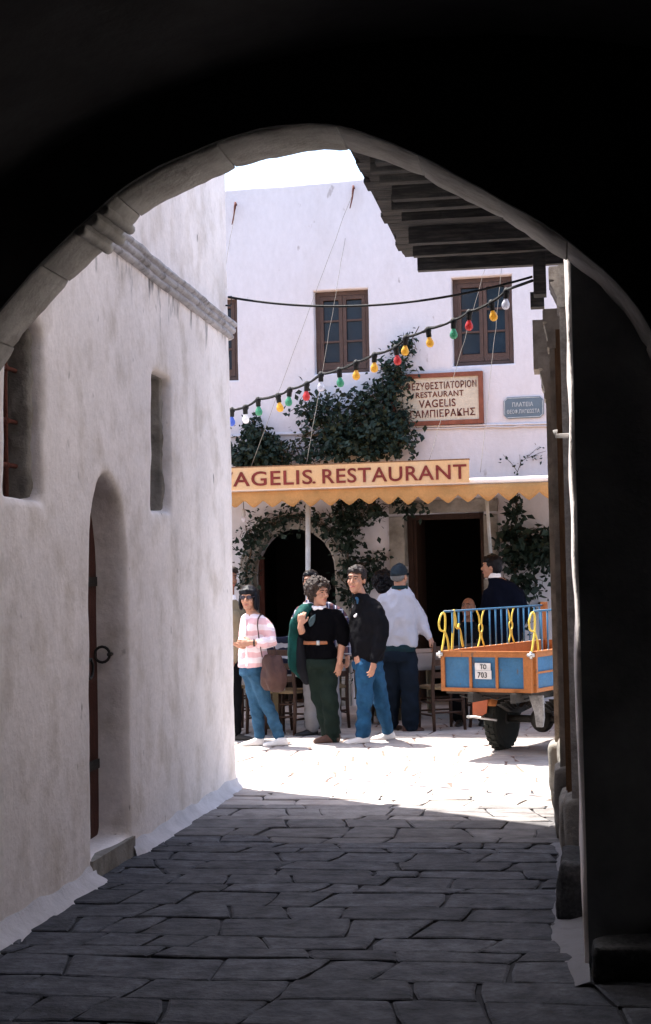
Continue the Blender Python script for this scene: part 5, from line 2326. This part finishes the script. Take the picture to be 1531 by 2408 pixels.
for q in (-1, 1):
    m.ball(f.H((q * .032, -.094, .012)), (.028 * .97, .007, .021 * .97), f.HM, 14, 8)
    m.tube([f.H((q * .058, -.084, .018)), f.H((q * .078, -.02, .016))], .004, 6)
m.tube([f.H((-.012, -.099, .016)), f.H((.012, -.099, .016))], .004, 6)
f.raw('sunglasses', m, M_LENS)
m = MB()
f.torso(m, rg[:-1] + [(244, 556, .078, .066)], -55)
f.chain(m, [ar[0], ar[1], ar[2], (345, 800, -.19), (312, 798, -.21)], [.068, .070, .070, .062, .050])
f.chain(m, al[:4], [.064, .064, .058, .044])
f.add('sweater', m, M_PINK, .011, 3, folds(.013, 8, .006))
m = MB()
for k, (cx_, mt_) in enumerate(((0, 0),)):
    pts = [f.J(178, 585, -.075), f.J(182, 700, -.125), f.J(186, 800, -.12), f.J(196, 900, -.125), f.J(196, 1000, -.118)]
    m.tube(pts, [.020] * 5, 8, flat=.3, fup=(.6, .8, 0))
f.add('button_band', m, M_WHITEC, .008, 2)
m = MB()
f.torso(m, [(238, 990, .142, .112), (240, 1030, .150, .12), (243, 1075, .135, .115)], -55)
f.chain(m, lA, [.088, .066, .056])
f.chain(m, lB, [.088, .066, .056])
f.add('jeans', m, M_JEANS, .011, 3, wrinkles(.011, 15))
f.shoe(338, 138, .02, M_SHOEW, -.06)
f.shoe(536, 332, -.05, M_SHOEW, -.06)
wr1 = MB()
wr1.tube([f.J(262, 795, -.23) + V((0, .031 * cos(2 * pi * k / 12), .031 * sin(2 * pi * k / 12))) for k in range(12)], .008, 6, closed=True)
f.raw('wristwatch', wr1, M_BLACK)


def held(name, label, cat, fg, mb, mt, voxel=.012, disp=None):
    me = remesh(mb, voxel, 3, disp)
    t = thing(name, label, cat, fg.base, YAW)
    link('body' if name == 'shoulder_bag' else 'cloth', me, mt, t, True)
    return t


m = MB()
rs = []
for zy, x0, x1, d in ((900, 352, 486, .035), (930, 338, 492, .055), (1000, 326, 502, .08), (1080, 322, 520, .10), (1140, 330, 522, .10), (1178, 352, 506, .085), (1203, 385, 470, .04)):
    a, b_ = f.J(x0, zy, -.20), f.J(x1, zy, -.12)
    c = (a + b_) / 2
    hwid = (b_ - a) / 2
    t = V((-hwid.y, hwid.x, 0)).normalized()
    rs.append([c + hwid * cos(2 * pi * k / 16) + t * (d * sin(2 * pi * k / 16)) for k in range(16)])
m.rings(rs)
bag = held('shoulder_bag', 'brown leather shoulder bag hanging at the hip of the woman in pink', 'bag', f, m, M_LEATHER, .012, lambda p: .02 * noise.noise(V((p.x * 15, p.y * 10, p.z * 5))) + .016 * (ridge(V((p.x * 12 + p.z * 5, p.y * 9, p.z * 3))) - .5) + .004 * noise.noise(p * 20))
m = MB()
m.tube([f.J(*q) for q in ((330, 915, -.24), (318, 850, -.235), (300, 740, -.215), (288, 650, -.18), (292, 600, -.14), (310, 566, -.07), (340, 590, .02), (380, 720, .06), (430, 860, -.02), (460, 920, -.1))], .014, 8, flat=.4)
m.build('strap', M_LEATHER, bag, True, world=False)

# ---- woman in black sweater
f = Fig('woman with curly hair in a black sweater with tan belt and dark green trousers', 860, 880, 1640)
f.zy = 1640
rg = [(820, 938, .152, .118), (818, 870, .165, .13), (800, 812, .148, .118), (798, 788, .148, .118), (806, 740, .168, .134), (820, 640, .172, .13), (825, 565, .165, .108), (812, 520, .105, .082), (798, 496, .060, .058)]
ar = [(940, 585, 0), (985, 665, .0), (1000, 760, .0), (985, 850, -.03), (972, 945, -.06)]
al = [(712, 580, .0), (682, 655, -.05), (664, 735, -.10), (652, 690, -.15), (646, 648, -.17)]
f.torso(f.body, rg, 8, .84)
f.body.tube([f.J(795, 520, .01), f.J(795, 440, .0)], [.052, .050], 12, round_ends=True)
f.chain(f.body, ar, [.045, .044, .040, .036, .028])
f.chain(f.body, al, [.045, .044, .040, .036, .028])
lA = [(770, 975, .02), (808, 1280, .06), (880, 1585, .08)]
lB = [(872, 975, .0), (888, 1280, -.04), (918, 1600, -.02)]
f.chain(f.body, lA, [.08, .055, .045])
f.chain(f.body, lB, [.08, .055, .045])
f.hand(f.J(971, 950, -.06), (-.12, -.05, -1), (-.5, .6, 0), -1, .35, 1.0)
f.hand(f.J(646, 645, -.17), (.16, .05, 1), (.1, .9, 0), 1, 1.2, 1.0)
f.head((800, 388, -.01), 38, 2, 1.0, -3)
f.finish()
f.face(smile=False)
f.hair('curly', M_HAIRCUR)
m = MB()
f.torso(m, rg[:-1] + [(806, 508, .076, .068)], 8)
f.chain(m, ar[:3] + [(998, 785, -.01)], [.085, .085, .078, .066])
f.chain(m, [al[0], al[1], (668, 718, -.09)], [.078, .075, .062])
f.add('sweater', m, M_SWEAT, .012, 3, folds(.011, 7, .004))
m = MB()
c = f.J(796, 800)
m.rings([[c + V((.152 * cos(2 * pi * k / 28) * cos(RD(8)) - .122 * sin(2 * pi * k / 28) * sin(RD(8)), .152 * cos(2 * pi * k / 28) * sin(RD(8)) + .122 * sin(2 * pi * k / 28), dz)) * 1.0 + V((0, 0, 0)) for k in range(28)] for dz in (-.017, .017)], cap=True)
belt = f.raw('belt', m, M_BELT)
belt.scale = (1, 1, 1)
m = MB()
m.box(f.J(790, 800, -.128), (.034, .010, .044))
f.raw('buckle', m, M_STEEL, belt)
m = MB()
for sx in (-1, 1):
    q = f.J(790 + sx * 22, 512, -.075)
    m.ball(q, (.030, .016, .022), Matrix.Rotation(sx * .4, 3, 'Y'), 10, 8)
c = f.J(797, 492, -.01)
m.tube([c + V((.062 * cos(2 * pi * k / 18), .058 * sin(2 * pi * k / 18), -.010 * (1 - sin(2 * pi * k / 18)))) for k in range(18)], .016, 8, closed=True)
f.add('collar', m, M_WHITEC, .007, 2)
m = MB()
m.prism([f.J(zx, zy, -.145) for zx, zy in ((770, 555), (768, 610), (750, 650), (722, 668), (708, 628), (728, 588))], V((0, .03, 0)))
f.add('emblem', m, mat('grey teal print', (.04, .065, .075), .9, .1, 9), .007, 1)
m = MB()
f.torso(m, [(820, 930, .148, .116), (822, 970, .155, .125), (825, 1010, .14, .12)], 8)
f.chain(m, lA, [.098, .082, .066])
f.chain(m, lB, [.100, .084, .070])
f.add('trousers', m, M_GREEN, .012, 3, wrinkles(.012, 13))
f.shoe(962, 752, -.02, M_SHOEB, -.05, .046, 0, .10)
f.shoe(975, 800, .12, M_SHOEB, -.03, .046, 0, .10)
m = MB()
f.chain(m, [(732, 505, .03), (690, 528, -.02), (640, 572, -.08), (612, 600, -.10)], [.045, .062, .062, .05])
f.chain(m, [(640, 570, -.02), (602, 640, .05), (585, 760, .08), (580, 900, .09), (590, 1010, .09), (640, 1085, .09)], [.05, .062, .064, .064, .056, .038])
me_ = held('carried_jacket', 'green jacket slung over the shoulder of the woman in the black sweater', 'jacket', f, m, M_TEAL, .013, lambda p: .016 * noise.noise(V((p.x * 11, p.y * 11, p.z * 3))) + .005 * noise.noise(p * 16))
m = MB()
f.chain(m, [(650, 760, .07), (655, 900, .075), (665, 1040, .075), (690, 1120, .08)], [.06, .07, .075, .05])
me = remesh(m, .013, 3, lambda p: .012 * noise.noise(V((p.x * 11, p.y * 11, p.z * 3))))
link('lining', me, M_LINING, me_, True)

# ---- man in the black blouson
f = Fig('young man with dark hair in a black blouson, blue jeans and white shoes', 860, 1220, 1640)
f.zy = 1640
rg = [(1200, 958, .150, .12), (1205, 900, .172, .138), (1212, 770, .182, .140), (1216, 640, .188, .138), (1216, 545, .182, .122), (1200, 472, .145, .10), (1168, 424, .085, .078), (1150, 402, .064, .064)]
ar = [(1280, 552, -.10), (1312, 640, -.13), (1322, 740, -.15), (1292, 850, -.19), (1252, 945, -.23)]
al = [(1140, 550, .10), (1112, 640, .10), (1105, 740, .07), (1108, 840, .0), (1112, 905, -.06)]
f.torso(f.body, rg, -50, .86)
f.body.tube([f.J(1152, 425, .0), f.J(1125, 345, 0)], [.060, .056], 12, round_ends=True)
f.chain(f.body, ar, [.05, .048, .044, .038, .030])
f.chain(f.body, al, [.05, .048, .044, .038, .030])
lA = [(1188, 985, -.05), (1182, 1280, -.08), (1166, 1575, -.05)]
lB = [(1252, 985, .06), (1318, 1260, .14), (1376, 1540, .22)]
f.chain(f.body, lA, [.085, .058, .048])
f.chain(f.body, lB, [.085, .058, .048])
f.hand(f.J(1250, 948, -.23), (-.12, -.05, -1), (-.7, .5, 0), -1, .6, 1.05)
f.hand(f.J(1112, 900, -.06), (.1, -.4, -1), (.5, .3, 0), 1, .6, 1.05)
f.head((1112, 272, -.01), -24, 3, 1.08, 4)
f.finish()
f.face()
f.hair('short', M_HAIRBR)
m = MB()
f.torso(m, rg[:-1] + [(1158, 412, .074, .070)], -50)
f.torso(m, [(1165, 440, .10, .09), (1150, 410, .088, .082), (1143, 392, .080, .078)], -50)
f.chain(m, ar[:4] + [(1258, 935, -.225)], [.076, .082, .080, .070, .050])
f.chain(m, al, [.082, .078, .074, .06, .045])
f.add('blouson', m, M_BJACK, .012, 3, folds(.015, 8, .006))
m = MB()
f.torso(m, [(1196, 965, .148, .118), (1200, 945, .15, .12)], -50)
f.add('waistband', m, M_BJACK, .012, 2)
m = MB()
m.prism([f.J(zx, zy, -.16) for zx, zy in ((1085, 575), (1118, 548), (1112, 580), (1092, 592))], V((0, .05, 0)))
f.add('badge', m, M_WHITEC, .007, 1)
m = MB()
m.tube([f.J(1112, 428, -.10), f.J(1122, 440, -.12), f.J(1118, 470, -.14)], [.016, .014, .008], 8, round_ends=True)
f.raw('shirt_collar', m, M_JEANS)
m = MB()
f.torso(m, [(1200, 935, .140, .112), (1203, 980, .152, .125), (1206, 1025, .14, .12)], -50)
f.chain(m, lA, [.102, .080, .070])
f.chain(m, lB, [.102, .080, .068])
f.add('jeans', m, M_JEANS2, .012, 3, wrinkles(.013, 13))
f.shoe(1222, 1008, -.05, M_SHOEW, -.07, .048)
f.shoe(1446, 1240, .26, M_SHOEW, -.08, .048)

# ---- man in the pale grey blouson, from behind
f = Fig('older man seen from behind in a pale grey blouson, cap and dark blue trousers', 1460, 190, 1550)
f.zy = 1550
rg = [(160, 872, .160, .125), (160, 835, .185, .145), (158, 740, .198, .150), (155, 600, .205, .150), (152, 490, .200, .132), (160, 400, .165, .112), (166, 345, .095, .084), (166, 318, .066, .066)]
ar = [(255, 475, .0), (305, 555, .01), (335, 630, .0), (378, 705, -.02), (415, 762, -.03)]
al = [(42, 450, .0), (15, 560, .02), (5, 650, .08), (20, 720, .18), (40, 770, .26)]
f.torso(f.body, rg, 165, .86)
f.body.tube([f.J(166, 350, 0), f.J(162, 270, .0)], [.060, .060], 12, round_ends=True)
f.chain(f.body, ar, [.05, .048, .044, .038, .030])
f.chain(f.body, al, [.05, .048, .044, .038, .030])
lA = [(225, 900, .0), (248, 1200, .0), (258, 1490, .0)]
lB = [(100, 900, .06), (100, 1200, .10), (92, 1480, .16)]
f.chain(f.body, lA, [.085, .058, .048])
f.chain(f.body, lB, [.085, .058, .048])
f.hand(f.J(412, 760, -.03), (.45, .0, -.8), (-.5, .2, -.3), 1, .9, 1.05)
f.hand(f.J(40, 770, .26), (.1, .4, -.9), (.3, .3, 0), -1, .6, 1.05)
f.head((163, 248, .0), 150, 0, 1.0)
f.finish()
f.hair('fringe', M_HAIRGR)
m = MB()
rs = []
for t_, r in ((.018, 1.07), (.05, 1.09), (.085, .98), (.115, .72), (.132, .35), (.136, .02)):
    rs.append([f.H((.080 * r * cos(2 * pi * k / 20), .018 + .098 * r * sin(2 * pi * k / 20), t_ + .012 * (sin(2 * pi * k / 20)) * -1)) for k in range(20)])
m.rings(rs)
m.rings([[f.H((x, -.085 - .06 * (1 - (x / .07) ** 2) * q, .038 - .018 * q)) for x in (-.07, -.035, 0, .035, .07)] + [f.H((x, -.085 - .06 * (1 - (x / .07) ** 2) * q, .030 - .018 * q)) for x in (.07, .035, 0, -.035, -.07)] for q in (0, .5, 1)])
f.raw('cap', m, M_CAP)
m = MB()
f.torso(m, rg[1:-1] + [(166, 332, .082, .076)], 165)
f.chain(m, ar[:4] + [(405, 745, -.03)], [.085, .084, .082, .070, .050])
f.chain(m, al, [.085, .082, .078, .066, .05])
f.add('blouson', m, M_GJACK, .012, 3, lambda p: .014 * noise.noise(V((p.x * 9, p.y * 9, p.z * 5))) + .006 * noise.noise(p * 17) + .014 * (ridge(V((p.x * 7 + p.z * 4, p.y * 5, p.z * 5 - p.x * 4))) - .5))
m = MB()
f.torso(m, [(160, 880, .165, .13), (160, 850, .176, .140), (160, 815, .178, .140)], 165)
f.add('waistband', m, M_TEALRIB, .012, 2)
m = MB()
f.torso(m, [(168, 358, .10, .09), (164, 322, .082, .08)], 165)
f.add('rib_collar', m, M_TEALRIB, .01, 2)
m = MB()
f.torso(m, [(160, 860, .152, .12), (160, 910, .168, .135), (160, 960, .15, .13)], 165)
f.chain(m, lA, [.108, .095, .088])
f.chain(m, lB, [.108, .095, .088])
f.add('trousers', m, M_NAVYT, .012, 3, wrinkles(.013, 10))
f.shoe(185, 372, .0, M_SHOEB, .03, .048)
f.shoe(40, 200, .2, M_SHOEB, .12, .048)


def simple_person(label, off, D, px0, head, hyaw, hair, hairm, torso, tyaw, topm, arms, legz, legm, skin=None, tilt=0, hs=1.0, top='jacket', shoes=M_SHOED, hands=True, facing=-90, collar=None, seated=False, voxel=.009):
    """a figure further back; joints measured the same way, legs given in metres from the ground"""
    g = Fig(label, off, px0, 1600, skin, D)
    b = g.body
    g.torso(b, torso, tyaw, .86)
    hd_ = g.J(*head)
    nb = g.J(torso[-1][0], torso[-1][1])
    b.tube([nb - V((0, 0, .04)), hd_ - V((0, -.01, .09))], [.056, .054], 12, round_ends=True)
    for a in arms:
        g.chain(b, a, [.046, .044, .04, .03][:len(a)])
        w1, w0 = g.J(*a[-1]), g.J(*a[-2])
        g.hand(w1, (w1 - w0), (0, -.4, -.3) if abs((w1 - w0).normalized().z) < .8 else (-.6, -.3, 0), 1, .7)
    for l in legz:
        b.tube([V(p) for p in l], [.08, .055, .045], 12, round_ends=True)
    g.head(hd_, hyaw, tilt, hs)
    g.finish(voxel)
    g.face(smile=False)
    g.hair(hair, hairm)
    m = MB()
    g.torso(m, torso[:-1] + [(torso[-1][0], torso[-1][1] + 12, .078, .07)], tyaw)
    for a in arms:
        q = [g.J(*p) for p in a]
        q[-1] = q[-2].lerp(q[-1], .9)
        g.chain(m, q, [.080, .076, .07, .05][:len(a)])
    g.add(top, m, topm, .014, 3, folds(.011, 8, .004))
    m = MB()
    bt = g.J(torso[0][0], torso[0][1])
    hips = (V(legz[0][0]) + V(legz[1][0])) / 2
    g.torso(m, [(hips - V((0, 0, .02)), .135, .12), (hips + V((0, 0, .06)), .155, .125), (V((bt.x, bt.y, max(bt.z, hips.z + .1))), .145, .115)], tyaw)
    for l in legz:
        m.tube([V(p) for p in l], [.104, .085, .075], 12, round_ends=True)
    g.add('trousers', m, legm, .014, 3, wrinkles(.008, 12))
    if collar:
        m = MB()
        g.torso(m, [(nb - V((0, 0, .02)), .076, .07), (nb + V((0, 0, .035)), .066, .062)], tyaw)
        g.add('collar', m, collar, .008, 2)
    for l in legz:
        a = V(l[-1])
        d = V((sin(RD(facing)), -cos(RD(facing)), 0))
        t = V((-d.y, d.x, 0))
        m = MB()
        rs = []
        for fr_, wd, h in ((-.3, .7, .8), (-.1, .88, 1.0), (.2, .86, .95), (.5, 1.05, .6), (.85, .85, .45), (1, .45, .3)):
            c = V((a.x, a.y, 0)) + d * (.2 * fr_)
            rs.append([c + t * (.045 * wd * x) + V((0, 0, .08 * h * z + .002)) for x, z in ((-.9, 0), (-1, .35), (-.6, .9), (0, 1), (.6, .9), (1, .35), (.9, 0))])
        m.rings(rs)
        g.add('shoe', m, shoes, .009, 2)
    return g


simple_person('man in a plaid shirt standing behind the woman with curly hair', 860, 15.8, 800, (728, 296, 0), -12, 'short', M_HAIRB,
              [(800, 900, .17, .13), (800, 720, .195, .14), (795, 580, .205, .13), (785, 485, .175, .11), (750, 425, .07, .065)], 5, M_PLAID,
              [[(652, 545, 0), (612, 650, .02), (630, 790, -.05), (660, 870, -.12)], [(940, 545, 0), (1015, 665, .0), (1030, 800, -.02), (1036, 900, -.04)]],
              [[(-.06, 0, .86), (-.07, 0, .48), (-.07, 0, .09)], [(.10, 0, .86), (.14, .02, .48), (.16, .04, .09)]], M_GREYT, facing=-60)
simple_person('person with bushy black hair hidden behind the two men', 860, 16.75, 1300, (1345, 318, 0), 170, 'curly', M_HAIRB,
              [(1300, 950, .15, .12), (1310, 760, .16, .13), (1320, 600, .16, .12), (1330, 500, .145, .1), (1342, 440, .066, .062)], 170, M_DARKC,
              [[(1270, 540, .05), (1255, 690, .08), (1260, 820, .15), (1280, 880, .2)], [(1395, 540, .05), (1400, 690, .1), (1380, 820, .18), (1350, 880, .22)]],
              [[(-.05, 0, .84), (-.17, -.04, .47), (-.14, .0, .09)], [(.06, .04, .84), (.05, .04, .47), (.05, .1, .09)]],
              mat('faded denim', (.045, .065, .08), .85, .2, 9, .3, 50), facing=160)
simple_person('tall dark-haired man in a navy suit standing before the vine with his back turned', 1460, 17.0, 1050, (935, 168, 0), -112, 'short', M_HAIRB,
              [(1040, 960, .175, .13), (1045, 780, .19, .145), (1050, 560, .21, .15), (1050, 390, .205, .13), (1015, 300, .14, .10), (960, 245, .066, .064)], 170, M_SUIT,
              [[(1165, 400, .02), (1195, 560, .04), (1165, 690, .1), (1120, 740, .2)], [(915, 400, .03), (895, 560, .05), (910, 690, .12), (960, 720, .22)]],
              [[(-.12, 0, .9), (-.10, .02, .5), (-.10, .0, .09)], [(.08, 0, .9), (.10, 0, .5), (.12, .03, .09)]], M_SUIT, facing=-150, hs=1.02, collar=M_WHITEC)
simple_person('seated man in dark clothes looking up behind the blue truck rail', 1460, 16.95, 740, (736, 512, -.02), -24, 'fringe', M_HAIRGR,
              [(745, 1010, .16, .13), (745, 900, .175, .14), (742, 760, .19, .14), (740, 680, .175, .11), (738, 615, .066, .064)], -15, M_DARKC,
              [[(620, 700, 0), (590, 830, -.05), (620, 920, -.25), (660, 940, -.36)], [(865, 700, 0), (895, 830, -.05), (870, 920, -.25), (830, 940, -.36)]],
              [[(-.09, -.02, .52), (-.13, -.44, .54), (-.13, -.42, .09)], [(.09, -.02, .52), (.12, -.45, .54), (.12, -.46, .09)]], M_DARKC, M_SKIND, -12, .95, 'shirt', facing=-10)
simple_person('man in a khaki jacket partly hidden behind the corner of the left house', 860, 15.5, 40, (40, 262, 0), 35, 'short', M_HAIRBR,
              [(35, 960, .18, .14), (35, 800, .19, .14), (38, 620, .195, .135), (40, 500, .165, .11), (42, 430, .068, .064)], 40, M_KHAKI,
              [[(85, 590, -.10), (112, 720, -.10), (110, 850, -.16), (88, 950, -.2)], [(-20, 560, .1), (-50, 720, .1), (-40, 850, .0), (0, 930, -.1)]],
              [[(-.06, .05, .86), (-.04, .05, .48), (.0, .05, .09)], [(.05, -.05, .86), (.06, -.05, .48), (.06, -.05, .09)]], M_DARKC, M_SKIND, 5, 1.0, 'jacket', facing=80, collar=M_WHITEC)

# navy striped jacket thrown over a chair back
c0 = gpos(690, 15.95)
m = MB()
for k in range(6):
    m.box((-.24 + .096 * k, -.03 + .03 * noise.noise(V((k, 1, 1))), .80 + .04 * noise.noise(V((k, 2, 5)))), (.12, .11, .42 + .1 * noise.noise(V((k, 5, 9)))), Matrix.Rotation(.25 * noise.noise(V((k, 3, 3))), 3, 'Y'))
m.box((.14, -.02, .62), (.26, .12, .16), Matrix.Rotation(.5, 3, 'Y'))
me = remesh(m, .014, 4, lambda p: .022 * noise.noise(V((p.x * 9, p.y * 9, p.z * 5))) + .008 * noise.noise(p * 20))
o = link('draped_jacket', me, M_NAVYST, None, True, c0)
o.rotation_euler = (0, 0, YAW)
tag(o, 'navy jacket with pale stripes thrown over a chair behind the brown bag', 'jacket')
